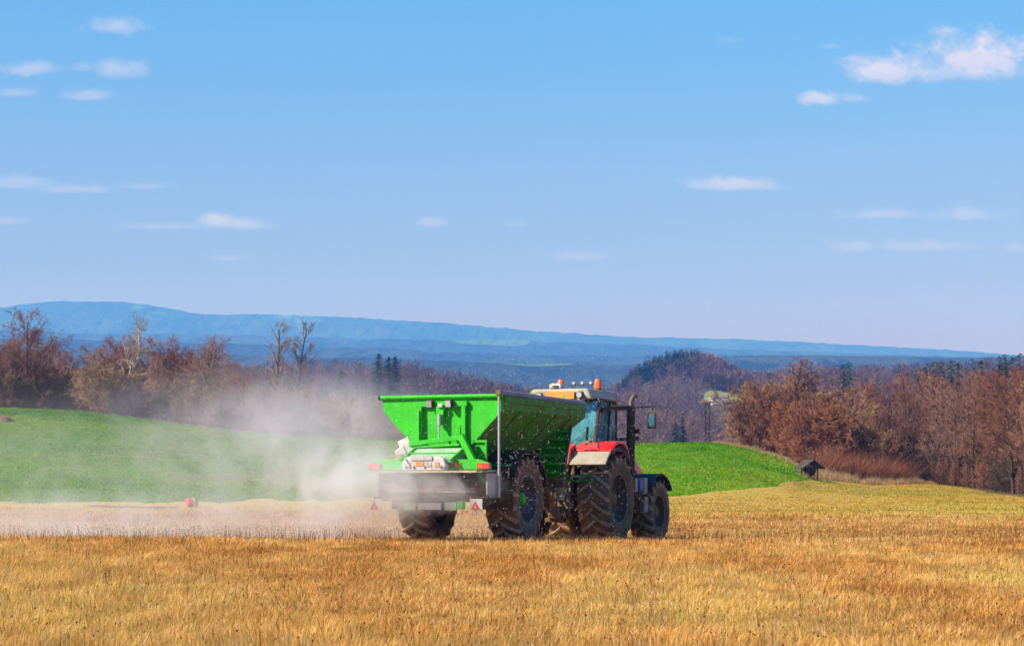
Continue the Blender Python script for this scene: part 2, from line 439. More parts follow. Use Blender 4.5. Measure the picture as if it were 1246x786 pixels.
# keep the crest line of the farthest ridge as measured
GZ = GZs
def vnoise(x, y, seed=0):
    """smooth value noise, vectorised"""
    xi = np.floor(x).astype(np.int64); yi = np.floor(y).astype(np.int64)
    fx = x - xi; fy = y - yi
    fx = fx * fx * (3 - 2 * fx); fy = fy * fy * (3 - 2 * fy)
    def h(a, b):
        n = (a * 374761393 + b * 668265263 + seed * 982451653) & 0x7fffffff
        n = ((n ^ (n >> 13)) * 1274126177) & 0x7fffffff
        return ((n ^ (n >> 16)) & 0xffff) / 65535.0
    return (h(xi, yi) * (1 - fx) + h(xi + 1, yi) * fx) * (1 - fy) + (h(xi, yi + 1) * (1 - fx) + h(xi + 1, yi + 1) * fx) * fy
def fbm(x, y, seed=0, o=4):
    s = 0; a = .5
    for k in range(o):
        s = s + a * (vnoise(x * 2 ** k, y * 2 ** k, seed + k) - .5); a *= .55
    return s
def zf(X, Y):
    X = np.asarray(X, float); Y = np.asarray(Y, float)
    u = np.clip(623 + X / np.maximum(Y, 2.01) * FPX, -900, 2099.9)
    u = np.where(Y < 40, 623, u)
    s = np.clip(np.log(np.maximum(Y, 2.01)), TY[0], TY[-1] - 1e-6)
    a = (s - TY[0]) / (TY[-1] - TY[0]) * 899; b = (u + 900) / 3000 * 600
    ai = np.clip(a.astype(int), 0, 898); bi = np.clip(b.astype(int), 0, 599)
    fa = a - ai; fb = b - bi
    z = (GZ[ai, bi] * (1 - fb) + GZ[ai, bi + 1] * fb) * (1 - fa) + (GZ[ai + 1, bi] * (1 - fb) + GZ[ai + 1, bi + 1] * fb) * fa
    amp = np.interp(Y, [0, 40, 100, 250, 600, 1000, 2500, 6000, 9000, 12000], [.03, .03, .10, .5, 2, 2, 12, 34, 34, 10])
    wl = np.interp(Y, [0, 40, 100, 250, 600, 1000, 2500, 6000], [3, 3, 12, 30, 90, 120, 420, 900])
    # fixed wavelength bands so the noise stays continuous
    for lo, hi, L, sd_ in ((0, 90, 3.1, 1), (70, 320, 17.0, 2), (260, 1500, 95.0, 3), (1300, 20000, 700.0, 4)):
        w = np.clip((Y - lo) / (0.2 * lo + 1e-3), 0, 1) * np.clip((hi * 1.1 - Y) / (0.1 * hi), 0, 1)
        z = z + w * amp * fbm(X / L, Y / (L * 1.4), sd_)
    far = np.clip((Y - 2500) / 1500, 0, 1)
    z = z + far * (Y / 11000) * 6 * (vnoise(X / 30, Y / 200, 9) - .5) + far * (Y / 11000) * 5 * (vnoise(X / 11, Y / 200, 10) - .5)
    return z
def z1(x, y): return float(zf(np.array([x]), np.array([y]))[0])

def bnd(u, us, ys): return np.interp(u, us, ys)
def zone(X, Y):
    """0 dry field, 1 mown meadow, 2 green crop, 3 woodland floor"""
    u = 623 + X / Y * FPX
    j = fbm(X / 2.5, Y / 7.0, 21) * 6
    yd = bnd(u, [-900, 0, 640, 860, 1246, 2100], [87, 87, 87, 80, 79, 76]) + j
    yb = bnd(u, [-900, 0, 400, 640, 818, 876, 946, 981, 990], [89, 90, 95, 103, 110, 113, 122, 140, 152]) + j
    ym = bnd(u, [-900, 0, 700, 760, 900, 964, 976, 990], [204, 204, 200, 176, 174, 170, 164, 152]) + j * .5
    yt = bnd(u, [900, 940, 965, 985, 1062, 1126, 1160, 1246, 2100], [124, 128, 139, 152, 176, 182, 168, 128, 60]) + j
    z = np.full(X.shape, 1)
    z = np.where(Y < yd, 0, z)
    g = (Y > yb) & (Y < ym) & (u < 990)
    z = np.where(g & (Y >= yd), 2, z)
    fl = ((u < 940) & (Y >= ym)) | ((u >= 940) & (Y > yt) & ~g)
    z = np.where(fl, 3, z)
    return z

def grid(us, ys):
    UU, YY = np.meshgrid(us, ys)
    X = (UU - 623) / FPX * YY
    V = np.stack([X, YY, zf(X, YY)], -1).reshape(-1, 3)
    nc = len(us); nr = len(ys)
    i = np.arange(nr - 1)[:, None] * nc + np.arange(nc - 1)[None, :]
    F = np.stack([i, i + 1, i + 1 + nc, i + nc], -1).reshape(-1, 4)
    return V, F
def sub_mesh(name, V, F, sel, mt):
    f = F[sel]; ids, inv = np.unique(f, return_inverse=True)
    return np_mesh(name, V[ids], inv.reshape(f.shape), mt, smooth=True)
us = np.concatenate([np.arange(-900, -150, 12), np.arange(-150, 1400, 3.0), np.arange(1400, 2101, 12)])
ys = np.concatenate([np.linspace(3, 60, 150), np.exp(np.linspace(math.log(60.3), math.log(290), 420))])
V, F = grid(us, ys)
fc = V[F].mean(1)
zn = zone(fc[:, 0], fc[:, 1])
for k, (nm, mt) in enumerate((('dry_field', m_dry), ('mown_meadow', m_mown), ('green_field', m_crop), ('woodland_floor', m_floor))):
    tag(sub_mesh(nm, V, F, zn == k, mt), kind='structure')
V, F = grid(np.arange(-900, 2101, 5.0), np.exp(np.linspace(math.log(290), math.log(2000), 260)))
tag(np_mesh('valley_ground', V, F, m_valley, smooth=True), kind='structure')
V, F = grid(np.arange(-900, 2101, 2.5), np.exp(np.linspace(math.log(2000), math.log(13500), 260)))
tag(np_mesh('far_hills', V, F, m_farh, smooth=True), kind='structure')

# ------------------------------------------------------------------ haze box round the whole scene
def haze():
    m, t, out = mat('air_haze')
    v = N(t, 'ShaderNodeVolumePrincipled', {'Color': (0.08, 0.31, 1.0, 1), 'Absorption Color': (1, 1, 1, 1), 'Density': HAZE_D, 'Anisotropy': 0.0})
    t.links.new(v.outputs[0], out.inputs['Volume'])
    b = MB(); b.box((0, 6900, 440), (24000, 14200, 1000))
    o = b.build('haze', m)
    tag(o, kind='stuff', label='thin blue air haze between the field and the hills')
HAZE_D = 1.9e-4
haze()

# ------------------------------------------------------------------ grass
def blades(name, n, y0, y1, u0, u1, hgt, wid, cols, wts, zsel, matl, lean=0.5, label='', power=1.0, seeds=0.0, patch=None, sx=2.2, sy=5.0, jit=0.0, amp=1.5):
    y = np.sqrt(rng.uniform(y0 ** 2, y1 ** 2, n) ) if power == 1.0 else y0 + (y1 - y0) * rng.uniform(0, 1, n) ** power
    u = rng.uniform(u0, u1, n)
    x = (u - 623) / FPX * y
    keep = np.isin(zone(x, y + (rng.normal(0, jit, n) if jit else 0)), zsel)
    if name == 'crop_leaves':
        for (tu, ty) in TRACKS:
            keep &= ~((u > tu[0]) & (u < tu[-1]) & (np.abs(y - np.interp(u, tu, ty)) < .45) & (vnoise(x / 3, y / 3, 5) > .25))
    x = x[keep]; y = y[keep]; n = len(x)
    z = zf(x, y) - 0.01
    clump = fbm(x / .9, y / .9, 31) * 2; clump2 = fbm(x / 4.0, y / 6.0, 41) * 2
    h = hgt[0] + (hgt[1] - hgt[0]) * rng.uniform(0, 1, n) ** 1.4
    h = h * (1 + .6 * clump) * (1 + .5 * clump2)
    if name == 'dry_grass': h = h * np.interp(y, [34, 42, 50], [1, .72, .72])
    w = wid * rng.uniform(.6, 1.4, n) * (.6 + .4 * y / y1)
    a = rng.uniform(0, 2 * np.pi, n)
    la = fbm(x / 1.1, y / 1.6, 63) * 16 + rng.normal(0, .9, n); lm = np.abs(rng.normal(0, lean, n)) * h
    wx, wy = np.cos(a) * w / 2, np.sin(a) * w / 2
    lx, ly = np.cos(la) * lm + .12 * h, np.sin(la) * lm
    P = np.zeros((n, 5, 3))
    P[:, 0] = np.stack([x - wx, y - wy, z], -1); P[:, 1] = np.stack([x + wx, y + wy, z], -1)
    P[:, 2] = np.stack([x - wx * .8 + lx * .35, y - wy * .8 + ly * .35, z + h * .6], -1)
    P[:, 3] = np.stack([x + wx * .8 + lx * .35, y + wy * .8 + ly * .35, z + h * .6], -1)
    P[:, 4] = np.stack([x + lx, y + ly, z + h * (1 - .25 * np.minimum(lm / h, 1.5))], -1)
    b = np.arange(n)[:, None] * 5
    F = np.concatenate([b + [0, 1, 3], b + [0, 3, 2], b + [2, 3, 4]], 1).reshape(-1, 3)
    cols = np.array(cols) * (1.1 if name == 'dry_grass' else 1)
    # patches of tone: choose colours with a field-wide noise
    pn = np.clip(fbm(x / sx, y / sy, 51) * amp + .5 + rng.normal(0, .36, n), 0, .999)
    cw = np.cumsum(wts) / np.sum(wts)
    ci = np.searchsorted(cw, pn)
    c = cols[ci] * (rng.uniform(.72, 1.25, n) * np.clip(1 + .9 * fbm(x / .34, y / .9, 71), .5, 1.5))[:, None]
    Cc = np.repeat(c, 5, 0)
    o = np_mesh(name, P.reshape(-1, 3), F, matl, col=Cc)
    tag(o, kind='stuff', label=label)
    return o
STRAW = [(0.30, 0.11, 0.025), (0.55, 0.24, 0.045), (0.72, 0.38, 0.09), (0.78, 0.49, 0.15), (0.82, 0.62, 0.34), (0.50, 0.38, 0.05)]
blades('dry_grass', 560000, 15.5, 47.5, -190, 1440, (.04, .15), .0062, STRAW, [.55, 1.9, 3.2, 2.8, 1.7, .8], [0], m_blade, 1.15,
       label='dry straw coloured grass covering the near field')
blades('dry_grass', 130000, 47, 90, -190, 1440, (.05, .20), .016, STRAW, [1.8, 3, 3, 2, 1.4, .5], [0], m_blade, .5, jit=3.5,
       label='dry grass behind the tractor as far as the green field')
blades('meadow_grass', 200000, 76, 190, 640, 1440, (.02, .075), .05, [(0.55, 0.31, 0.06), (0.60, 0.40, 0.07), (0.55, 0.38, 0.07), (0.40, 0.33, 0.03), (0.26, 0.27, 0.02)], [1.6, 3, 2.6, 1.7, 1.7], [1], m_blade, .8, amp=2.6, sx=11, sy=5, jit=3.5,
       label='short yellow green grass of the mown meadow')
TRACKS = [([-60, 120, 235], [118, 124, 138]), ([200, 270, 360], [107, 110, 118]), ([205, 275, 360], [109.5, 113, 121])]
blades('crop_leaves', 600000, 86, 206, -190, 1010, (.035, .11), .042, [(0.055, 0.19, 0.001), (0.105, 0.30, 0.001), (0.17, 0.39, 0.003), (0.38, 0.30, 0.03)], [2.2, 4, 3, .6], [2], m_leafy, .5, sx=6, sy=12,
       label='young green crop covering the field behind the tractor')
blades('dry_grass', 15000, 41.5, 45.5, -190, 1440, (.07, .22), .009, STRAW[:5], [1.4, 2.4, 2.4, 1.4, .8], [0], m_blade, .35,
       label='taller brown grass on the rise in front of the wheels')
def stems():
    n = 5200
    y = np.concatenate([rng.uniform(42.5, 49, n // 2), rng.uniform(17, 60, n - n // 2)])
    n = len(y); u = rng.uniform(-190, 1440, n); x = (u - 623) / FPX * y; z = zf(x, y)
    h = rng.uniform(.12, .30, n); w = .003 + .00006 * y
    lx = rng.normal(0, .2, n) * h; ly = rng.normal(0, .2, n) * h
    a = rng.uniform(0, np.pi, n); wx, wy = np.cos(a) * w, np.sin(a) * w
    hw = rng.uniform(.004, .009, n)
    P = np.zeros((n, 7, 3))
    P[:, 0] = np.stack([x - wx, y - wy, z], -1); P[:, 1] = np.stack([x + wx, y + wy, z], -1)
    P[:, 2] = np.stack([x + lx, y + ly, z + h], -1)
    P[:, 3] = P[:, 2] + np.stack([hw, hw * 0, hw * 0], -1); P[:, 4] = P[:, 2] - np.stack([hw, hw * 0, hw * 0], -1)
    P[:, 5] = P[:, 2] + np.stack([lx * .1, hw, hw * 1.6], -1); P[:, 6] = P[:, 2] - np.stack([lx * .1, hw, hw * 1.6], -1)
    b = np.arange(n)[:, None] * 7
    F = np.concatenate([b + [0, 1, 2], b + [3, 5, 4], b + [3, 4, 6], b + [3, 6, 5], b + [4, 5, 6]], 1).reshape(-1, 3)
    c = np.array([(0.20, 0.07, 0.025), (0.13, 0.06, 0.03), (0.32, 0.15, 0.06)])[rng.integers(0, 3, n)]
    tag(np_mesh('weed_stems', P.reshape(-1, 3), F, m_blade, col=np.repeat(c, 7, 0)), kind='stuff', label='brown seed heads standing above the dry grass')
stems()

# ------------------------------------------------------------------ trees
def seg_mesh(S, sides):
    """S: (n, 8) p0 p1 r0 r1 -> prisms"""
    S = np.array(S, float)
    p0, p1, r0, r1 = S[:, 0:3], S[:, 3:6], S[:, 6], S[:, 7]
    d = p1 - p0; d /= np.maximum(np.linalg.norm(d, axis=1), 1e-6)[:, None]
    ref = np.where(np.abs(d[:, 2:3]) > .9, np.array([[1., 0, 0]]), np.array([[0., 0, 1]]))
    a = np.cross(d, ref); a /= np.linalg.norm(a, axis=1)[:, None]; b = np.cross(d, a)
    n = len(S); V = np.zeros((n, 2 * sides, 3))
    for k in range(sides):
        t = 2 * math.pi * k / sides
        o = a * math.cos(t) + b * math.sin(t)
        V[:, k] = p0 + o * r0[:, None]; V[:, sides + k] = p1 + o * r1[:, None]
    base = np.arange(n)[:, None] * 2 * sides
    F = np.concatenate([base + [k, (k + 1) % sides, sides + (k + 1) % sides, sides + k] for k in range(sides)], 1).reshape(-1, 4)
    return V.reshape(-1, 3), F
def grow_tree(rg, h, spread=.5, low=.25, nl=16, dens=1.0, stems=1, up=.5, twig=.011, trunk_r=None, levels=3, wob=.12, twob=.045):
    thick, thin = [], []
    def branch(p, d, L, r, lev, nseg):
        pts = [np.array(p)]; dd = np.array(d)
        for i in range(nseg):
            dd = dd + rg.normal(0, (wob * (1 + lev * .5)) if lev else twob, 3) + np.array([0, 0, up * (.10 if lev else .02)])
            dd /= np.linalg.norm(dd)
            pts.append(pts[-1] + dd * L / nseg)
        rs = [r * (1 - .75 * i / nseg) for i in range(nseg + 1)]
        for i in range(nseg):
            (thick if r > .022 else thin).append([*pts[i], *pts[i + 1], max(rs[i], twig * .6), max(rs[i + 1], twig * .6)])
        return pts, rs
    def sub(pts, rs, L, lev):
        if lev > levels: return
        cnt = int({1: nl, 2: 8, 3: 6, 4: 4}[lev] * dens)
        ns = len(pts) - 1
        for k in range(cnt):
            t = (low + (1 - low) * (k + rg.uniform()) / cnt) if lev == 1 else rg.uniform(.15, 1)
            i = min(int(t * ns), ns - 1); f = t * ns - i
            p = pts[i] * (1 - f) + pts[i + 1] * f
            ax = pts[i + 1] - pts[i]; ax = ax / np.linalg.norm(ax)
            v = rg.normal(0, 1, 3); v -= ax * v.dot(ax); v /= np.linalg.norm(v)
            ang = rg.uniform(.5, 1.0) if lev == 1 else rg.uniform(.4, 1.1)
            d = ax * math.cos(ang) + v * math.sin(ang)
            if lev == 1:
                l = L * spread * (1.15 - t * .75) * rg.uniform(.75, 1.15)
                r = max(rs[i] * .55, .02)
            else:
                l = L * rg.uniform(.3, .6) * (1.1 - .5 * t); r = max(rs[i] * .5, twig)
                if lev >= 3: r = twig
            pp, rr = branch(p, d, l, r, lev, 5 if lev == 1 else (4 if lev == 2 else 2))
            sub(pp, rr, l, lev + 1)
    for s in range(stems):
        hh = h * rg.uniform(.8, 1) if stems > 1 else h
        d0 = np.array([rg.normal(0, .30 if stems > 1 else .03), rg.normal(0, .30 if stems > 1 else .03), 1.0]); d0 /= np.linalg.norm(d0)
        r0 = (trunk_r or h * .014) * (.55 if stems > 1 else 1)
        p0 = np.array([rg.normal(0, .25), rg.normal(0, .25), -.2]) if stems > 1 else np.array([0, 0, -.3])
        pts, rs = branch(p0, d0, hh, r0, 0, 9)
        sub(pts, rs, hh, 1)
    return thick, thin
def bark(name, c, c2):
    m, t, out = mat(name)
    g = N(t, 'ShaderNodeTexCoord').outputs['Object']
    rnd = N(t, 'ShaderNodeObjectInfo').outputs['Random']
    n1 = N(t, 'ShaderNodeTexNoise', {'Vector': g, 'Scale': 2.6, 'Detail': 5.0, 'Roughness': 0.75}).outputs[0]
    f = M_(t, 'MULTIPLY_ADD', M_(t, 'ADD', n1, M_(t, 'MULTIPLY', rnd, 0.7)), 1.6, -0.85, clamp=True)
    d = N(t, 'ShaderNodeBsdfDiffuse', {'Color': mixc(t, f, c, c2)})
    t.links.new(d.outputs[0], out.inputs[0])
    return m
mb_brown = bark('brown_bark', (0.06, 0.04, 0.03), (0.12, 0.085, 0.06))
mb_twig = bark('reddish_twigs', (0.20, 0.08, 0.05), (0.37, 0.20, 0.135))
mb_twigd = bark('dusty_brown_twigs', (0.28, 0.165, 0.09), (0.44, 0.29, 0.18))
mb_orange = bark('orange_brown_twigs', (0.30, 0.16, 0.07), (0.42, 0.26, 0.14))
mb_rusty = bark('rusty_red_twigs', (0.38, 0.14, 0.05), (0.34, 0.15, 0.08))
mb_birch = bark('white_birch_bark', (0.62, 0.58, 0.52), (0.48, 0.42, 0.36))
mb_maroon = bark('maroon_twigs', (0.26, 0.095, 0.055), (0.34, 0.17, 0.11))

PROTO = {}; PH = {}
def tree_proto(key, name, tm, cm, **kw):
    rg = np.random.default_rng(abs(hash(key)) % 1000 if False else sum(map(ord, key)))
    thick, thin = grow_tree(rg, **kw)
    V, F = seg_mesh(thick, 5); t = np_mesh('trunk', V, F, tm, link=False, smooth=True)
    V, F = seg_mesh(thin, 3); c = np_mesh('crown', V, F, cm, link=False)
    PROTO[key] = (name, t, c); PH[key] = max(float(V[:, 2].max()), 1.0)
def put_tree(key, x, y, s=1.0, label='', cat='tree', group=None, rz=None, sz=None, z=None):
    name, t, c = PROTO[key]
    e = empty(name, (x, y, z1(x, y) - .05 if z is None else z), (0, 0, random.uniform(0, 6.28) if rz is None else rz))
    e.scale = (s, s, sz or s * random.uniform(.92, 1.08))
    for nm, me in (('trunk', t), ('crown', c)):
        o = bpy.data.objects.new(nm, me); COL.objects.link(o); o.parent = e
    tag(e, label, cat, group)
    return e
for k in range(5):
    tree_proto(f'wood{k}', 'bare_tree', mb_brown, mb_twig, h=10.5, spread=.34, low=.12, nl=26, dens=1.12, up=1.0, twig=.015, levels=3)
for k in range(4):
    tree_proto(f'spread{k}', 'bare_tree', mb_brown, [mb_twigd, mb_maroon, mb_twig, mb_maroon][k], h=8.5, spread=.58, low=.15, nl=22, dens=1.3, up=.4, twig=.016, levels=3, wob=.18)
for k in range(3):
    tree_proto(f'shrub{k}', 'bare_shrub', mb_brown, mb_twigd, h=4.6, spread=.42, low=.1, nl=9, dens=1.25, stems=11, up=.6, twig=.016, levels=3, wob=.16)
for k in range(3):
    tree_proto(f'oshrub{k}', 'orange_shrub', mb_brown, [mb_orange, mb_rusty, mb_twig][k], h=4.8, spread=.42, low=.08, nl=9, dens=1.25, stems=11, up=.6, twig=.016, levels=3, wob=.16)
for k in range(2):
    tree_proto(f'bush{k}', 'bare_bush', mb_brown, mb_maroon if k else mb_brown, h=4.6, spread=.42, low=.1, nl=8, dens=.9, stems=8, up=.7, twig=.013, levels=3, wob=.16)
tree_proto('birch', 'birch_tree', mb_birch, mb_twigd, h=11, spread=.42, low=.4, nl=16, dens=1.3, up=.7, twig=.014, levels=3, wob=.2, trunk_r=.2, twob=.13)
tree_proto('poplar', 'slender_tree', mb_brown, mb_twigd, h=10.5, spread=.29, low=.14, nl=30, dens=1.1, up=.6, twig=.014, levels=3)
tree_proto('round', 'round_crowned_tree', mb_brown, mb_maroon, h=8.2, spread=.50, low=.50, nl=22, dens=1.25, up=.15, twig=.015, levels=3, wob=.16, trunk_r=.2)

# right-hand woodland: tree line runs from behind the rusty scrub towards the camera on the right
GR = 'bare trees of the right-hand woodland'
LR = 'leafless reddish brown tree in the dense woodland right of the green field'
cnt = 0
for row_, (dy, n) in enumerate(((3, 15), (10, 15), (18, 15), (28, 15), (40, 15), (54, 14))):
    for i in range(n):
        u = 1010 + (i + random.uniform(-.4, .4)) * (330 / n) + row_ * 3
        yb = float(np.interp(u, [985, 1062, 1126, 1246, 1400], [196, 186, 184, 140, 112])) + dy + random.uniform(-2.5, 2.5)
        x = (u - 623) / FPX * yb
        ytop = np.interp(u, [985, 1030, 1080, 1150, 1200, 1246, 1400], [478, 464, 452, 449, 446, 440, 432])
        kk = f'wood{random.randrange(5)}'
        hw = (zp(ytop + random.uniform(-4, 14) , yb) - z1(x, yb)) / PH[kk]
        if dy < 8: hw *= random.uniform(.7, 1.0)
        put_tree(kk, x, yb, hw * random.uniform(1.0, 1.2), LR, 'tree', GR, sz=hw)
# lone round crown above the shrubs
x, y = at(977, 0, 196)[:2]
s_ = (zp(432, 196) - z1(x, y)) / PH['round']
put_tree('round', x, y, s_ * 1.45, 'tall leafless tree with round maroon crown rising above the orange shrubs', 'tree', sz=s_)
# orange shrubs at the end of the green field
GO = 'orange brown shrubs at the right end of the green field'
LO = 'leafless tan or rusty brown shrub in the thicket right of the green field'
for (u, Y, ht, k) in ((908, 183, 4.2, 0), (925, 181, 5.3, 2), (942, 186, 6.2, 0), (950, 180, 5.0, 2), (963, 178, 5.0, 1), (968, 188, 6.4, 2), (982, 176, 5.2, 1), (992, 184, 6.4, 2), (1002, 176, 5.6, 1), (1012, 186, 6.4, 0),
                     (1024, 178, 5.2, 1), (1040, 183, 5.6, 2), (1056, 179, 4.6, 0), (1072, 184, 4.8, 1), (1008, 195, 7.0, 0), (1030, 196, 7.2, 2), (986, 198, 7.0, 0), (955, 196, 6.4, 0), (932, 194, 5.8, 2)):
    x = (u - 623) / FPX * Y
    put_tree(f'oshrub{k}', x, Y, ht / PH[f'oshrub{k}'], LO, 'shrub', GO)

for i in range(17):
    u = 1130 + i * 16 + random.uniform(-4, 4)
    Y = float(np.interp(u, [1120, 1246, 1400], [184, 141, 114])) + random.uniform(0, 5)
    put_tree(f'bush{random.randrange(2)}', (u - 623) / FPX * Y, Y, random.uniform(.3, .7), 'leafless brown bush at the foot of the right-hand woodland', 'shrub', 'brown bushes along the edge of the right-hand woodland')
# left-hand tree belt behind the crest
GL = 'bare trees of the left-hand belt'
LL = 'leafless brown tree in the belt behind the green field on the left'
tops = ([-200, 0, 30, 70, 80, 120, 170, 200, 245, 275, 300, 340, 370, 400, 440, 470, 500], [392, 392, 385, 402, 430, 410, 405, 412, 405, 422, 435, 436, 440, 462, 482, 498, 512])
for i in range(44):
    u = -120 + i * 11.2 + random.uniform(-4, 4)
    Y = random.choice((210, 216, 222, 230, 238)) + random.uniform(-3, 3)
    if u > 385: continue
    x = (u - 623) / FPX * Y
    ht = zp(np.interp(u, *tops) + random.uniform(-2, 26), Y) - z1(x, Y)
    if u > 300: ht *= .8
    kk = f'spread{random.randrange(4)}'; put_tree(kk, x, Y, ht / PH[kk], LL, 'tree', GL)
for (u, top, key, lab) in ((36, 381, 'spread1', 'wide crowned leafless tree at the far left of the belt'),
                           (140, 374, 'birch', 'white barked birch with crooked bare limbs in the left belt'),
                           (245, 402, 'spread3', 'dense round maroon brown tree right of the white birch'),
                           (333, 389, 'poplar', 'left of the two slender bare trees above the brush'),
                           (360, 391, 'poplar', 'right of the two slender bare trees above the brush')):
    Y = 212; x = (u - 623) / FPX * Y
    pr = PH[key]
    put_tree(key, x, Y, (zp(top, Y) - z1(x, Y)) / pr, lab, 'tree', rz=1.0 + u)
GB = 'brown shrubs along the crest of the green field'
LB = 'leafless grey brown shrub in the brush along the crest on the left'
for i in range(150):
    u = -120 + i * 4.15 + random.uniform(-3, 3)
    Y = 206 + random.uniform(0, 13) + (i % 3) * 2
    if u > 496: continue
    x = (u - 623) / FPX * Y
    ht = np.interp(u, [-120, 330, 380, 440, 470, 500], [4.9, 4.9, 4.8, 4.4, 3.4, 2.2]) * random.uniform(.7, 1.2)
    put_tree(f'shrub{random.randrange(3)}', x, Y, ht / 5.0, LB, 'shrub', GB)

# scrub and verge grass on the woodland edge (uncountable)
def scrub(name, n, pts_fn, hgt, wid, cols, label, lean=.35):
    x, y, k = pts_fn(n); n = len(x); z = zf(x, y) - .03
    h = rng.uniform(*hgt, n) * k
    a = rng.uniform(0, 2 * np.pi, n); w = wid * rng.uniform(.6, 1.3, n)
    la = rng.uniform(0, 2 * np.pi, n); lm = np.abs(rng.normal(0, lean, n)) * h
    wx, wy = np.cos(a) * w, np.sin(a) * w; lx, ly = np.cos(la) * lm, np.sin(la) * lm
    P = np.zeros((n, 3, 3))
    P[:, 0] = np.stack([x - wx, y - wy, z], -1); P[:, 1] = np.stack([x + wx, y + wy, z], -1); P[:, 2] = np.stack([x + lx, y + ly, z + h], -1)
    F = np.arange(n * 3).reshape(-1, 3)
    c = np.array(cols)[rng.integers(0, len(cols), n)] * rng.uniform(.7, 1.3, n)[:, None]
    tag(np_mesh(name, P.reshape(-1, 3), F, m_blade, col=np.repeat(c, 3, 0)), kind='stuff', label=label)
def ell(u0, u1, ya, yb_, taper=True):
    def f(n):
        u = rng.uniform(u0, u1, n); t = rng.uniform(0, 1, n)
        Y = np.interp(u, [u0, u1], ya) * (1 - t) + np.interp(u, [u0, u1], yb_) * t
        k = .30 + .80 * np.clip(fbm(u / 7, Y / 2.2, 77) * 2.4 + .5, 0, 1.3)
        e = np.clip(np.minimum((u - u0) / 12, (u1 - u) / 30), .2, 1)
        return (u - 623) / FPX * Y, Y, k * e
    return f
scrub('red_scrub', 22000, ell(986, 1122, (160, 176), (172, 184)), (.8, 2.6), .022, [(0.34, 0.085, 0.04), (0.40, 0.15, 0.07), (0.26, 0.11, 0.06), (0.46, 0.26, 0.13), (0.16, 0.06, 0.04)], 'low rusty red brambles in front of the woodland', lean=.75)
scrub('tall_dry_grass', 15000, ell(968, 1150, (142, 178), (156, 184)), (.15, .75), .02, [(0.50, 0.33, 0.17), (0.42, 0.25, 0.13), (0.55, 0.38, 0.19)], 'pale dry grass fringing the meadow by the woodland')
scrub('tall_dry_grass', 9000, ell(862, 985, (173, 156), (176, 164)), (.1, .4), .02, [(0.50, 0.33, 0.15), (0.42, 0.25, 0.11), (0.52, 0.40, 0.14)], 'dry grass along the right end of the green field')
scrub('dry_grass_tufts', 9000, ell(-150, 500, (203, 203), (206.5, 206.5)), (.15, .6), .02, [(0.42, 0.29, 0.13), (0.26, 0.18, 0.10)], 'dry tufts on the crest of the green field')
scrub('undergrowth', 50000, ell(1100, 1420, (186, 114), (230, 170)), (.4, 2.6), .02, [(0.12, 0.07, 0.04), (0.20, 0.11, 0.06), (0.08, 0.05, 0.03)], 'dark undergrowth between the woodland trees', lean=.8)

# ------------------------------------------------------------------ distant woodland (one mass on the valley sides)
def far_wood(name, pts, ht, cols, label, ntw=110, wpx=.35, conif=False, colj=.2):
    """pts: (n,2); every tree a trunk and a fan of twigs, merged into one mass"""
    n = len(pts); x = pts[:, 0]; y = pts[:, 1]; z = zf(x, y)
    h = rng.uniform(*ht, n)
    c = np.array(cols)[rng.integers(0, len(cols), n)] * rng.uniform(1 - colj, 1 + colj, n)[:, None]
    k = ntw
    t = rng.uniform(.18, 1, (n, k)); az = rng.uniform(0, 2 * np.pi, (n, k))
    W = wpx * (y / FPX)[:, None]     # twig thickness grows slowly with distance, as clumps of twigs
    if conif:
        rad = h[:, None] * .24 * (1.05 - t); L = rad
        bx = x[:, None] + np.cos(az) * rad * .1; by = y[:, None] + np.sin(az) * rad * .1; bz = z[:, None] + h[:, None] * t
        tx = x[:, None] + np.cos(az) * rad; ty = y[:, None] + np.sin(az) * rad; tz = bz - rad * .35
        W = W * 2.6
    else:
        rr = h[:, None] * .37 * np.sqrt(np.clip(1 - ((t - .62) / .5) ** 2, .02, 1)) * rng.uniform(.2, 1, (n, k))
        bx = x[:, None] + np.cos(az) * rr * .45; by = y[:, None] + np.sin(az) * rr * .45; bz = z[:, None] + h[:, None] * (t * .82)
        tx = x[:, None] + np.cos(az) * rr * 1.1; ty = y[:, None] + np.sin(az) * rr * 1.1; tz = bz + h[:, None] * rng.uniform(.03, .17, (n, k))
    # two-triangle-wide blades facing random ways
    a2 = rng.uniform(0, np.pi, (n, k)); wx = np.cos(a2) * W; wy = np.sin(a2) * W
    P = np.stack([np.stack([bx - wx, by - wy, bz], -1), np.stack([bx + wx, by + wy, bz], -1), np.stack([tx, ty, tz], -1)], 2).reshape(-1, 3)
    Cc = np.repeat(c, k * 3, 0)
    # trunks
    tw = (wpx * .9 * y / FPX)
    T = np.stack([np.stack([x - tw, y, z], -1), np.stack([x + tw, y, z], -1), np.stack([x, y, z + h * .9], -1),
                  np.stack([x, y - tw, z], -1), np.stack([x, y + tw, z], -1), np.stack([x, y, z + h * .9], -1)], 1).reshape(-1, 3)
    P = np.concatenate([P, T]); Cc = np.concatenate([Cc, np.repeat(c * (1.25 if not conif else .8), 6, 0)])
    o = np_mesh(name, P, np.arange(len(P)).reshape(-1, 3), m_twigs, col=Cc)
    if label: tag(o, kind='stuff', label=label)
    return o
def scatter(n, u0, u1, y0, y1, excl=None):
    y = rng.uniform(y0, y1, n); u = rng.uniform(u0, u1, n); x = (u - 623) / FPX * y
    if excl is not None:
        k = ~excl(u, y); x, y = x[k], y[k]
    return np.stack([x, y], -1)
def clearing(u, y): return ((u > 854) & (u < 916) & (y > 720) & (y < 1042))
PURP = [(0.16, 0.10, 0.105), (0.20, 0.13, 0.12), (0.13, 0.085, 0.09), (0.24, 0.16, 0.14), (0.18, 0.11, 0.09), (0.11, 0.08, 0.09)]
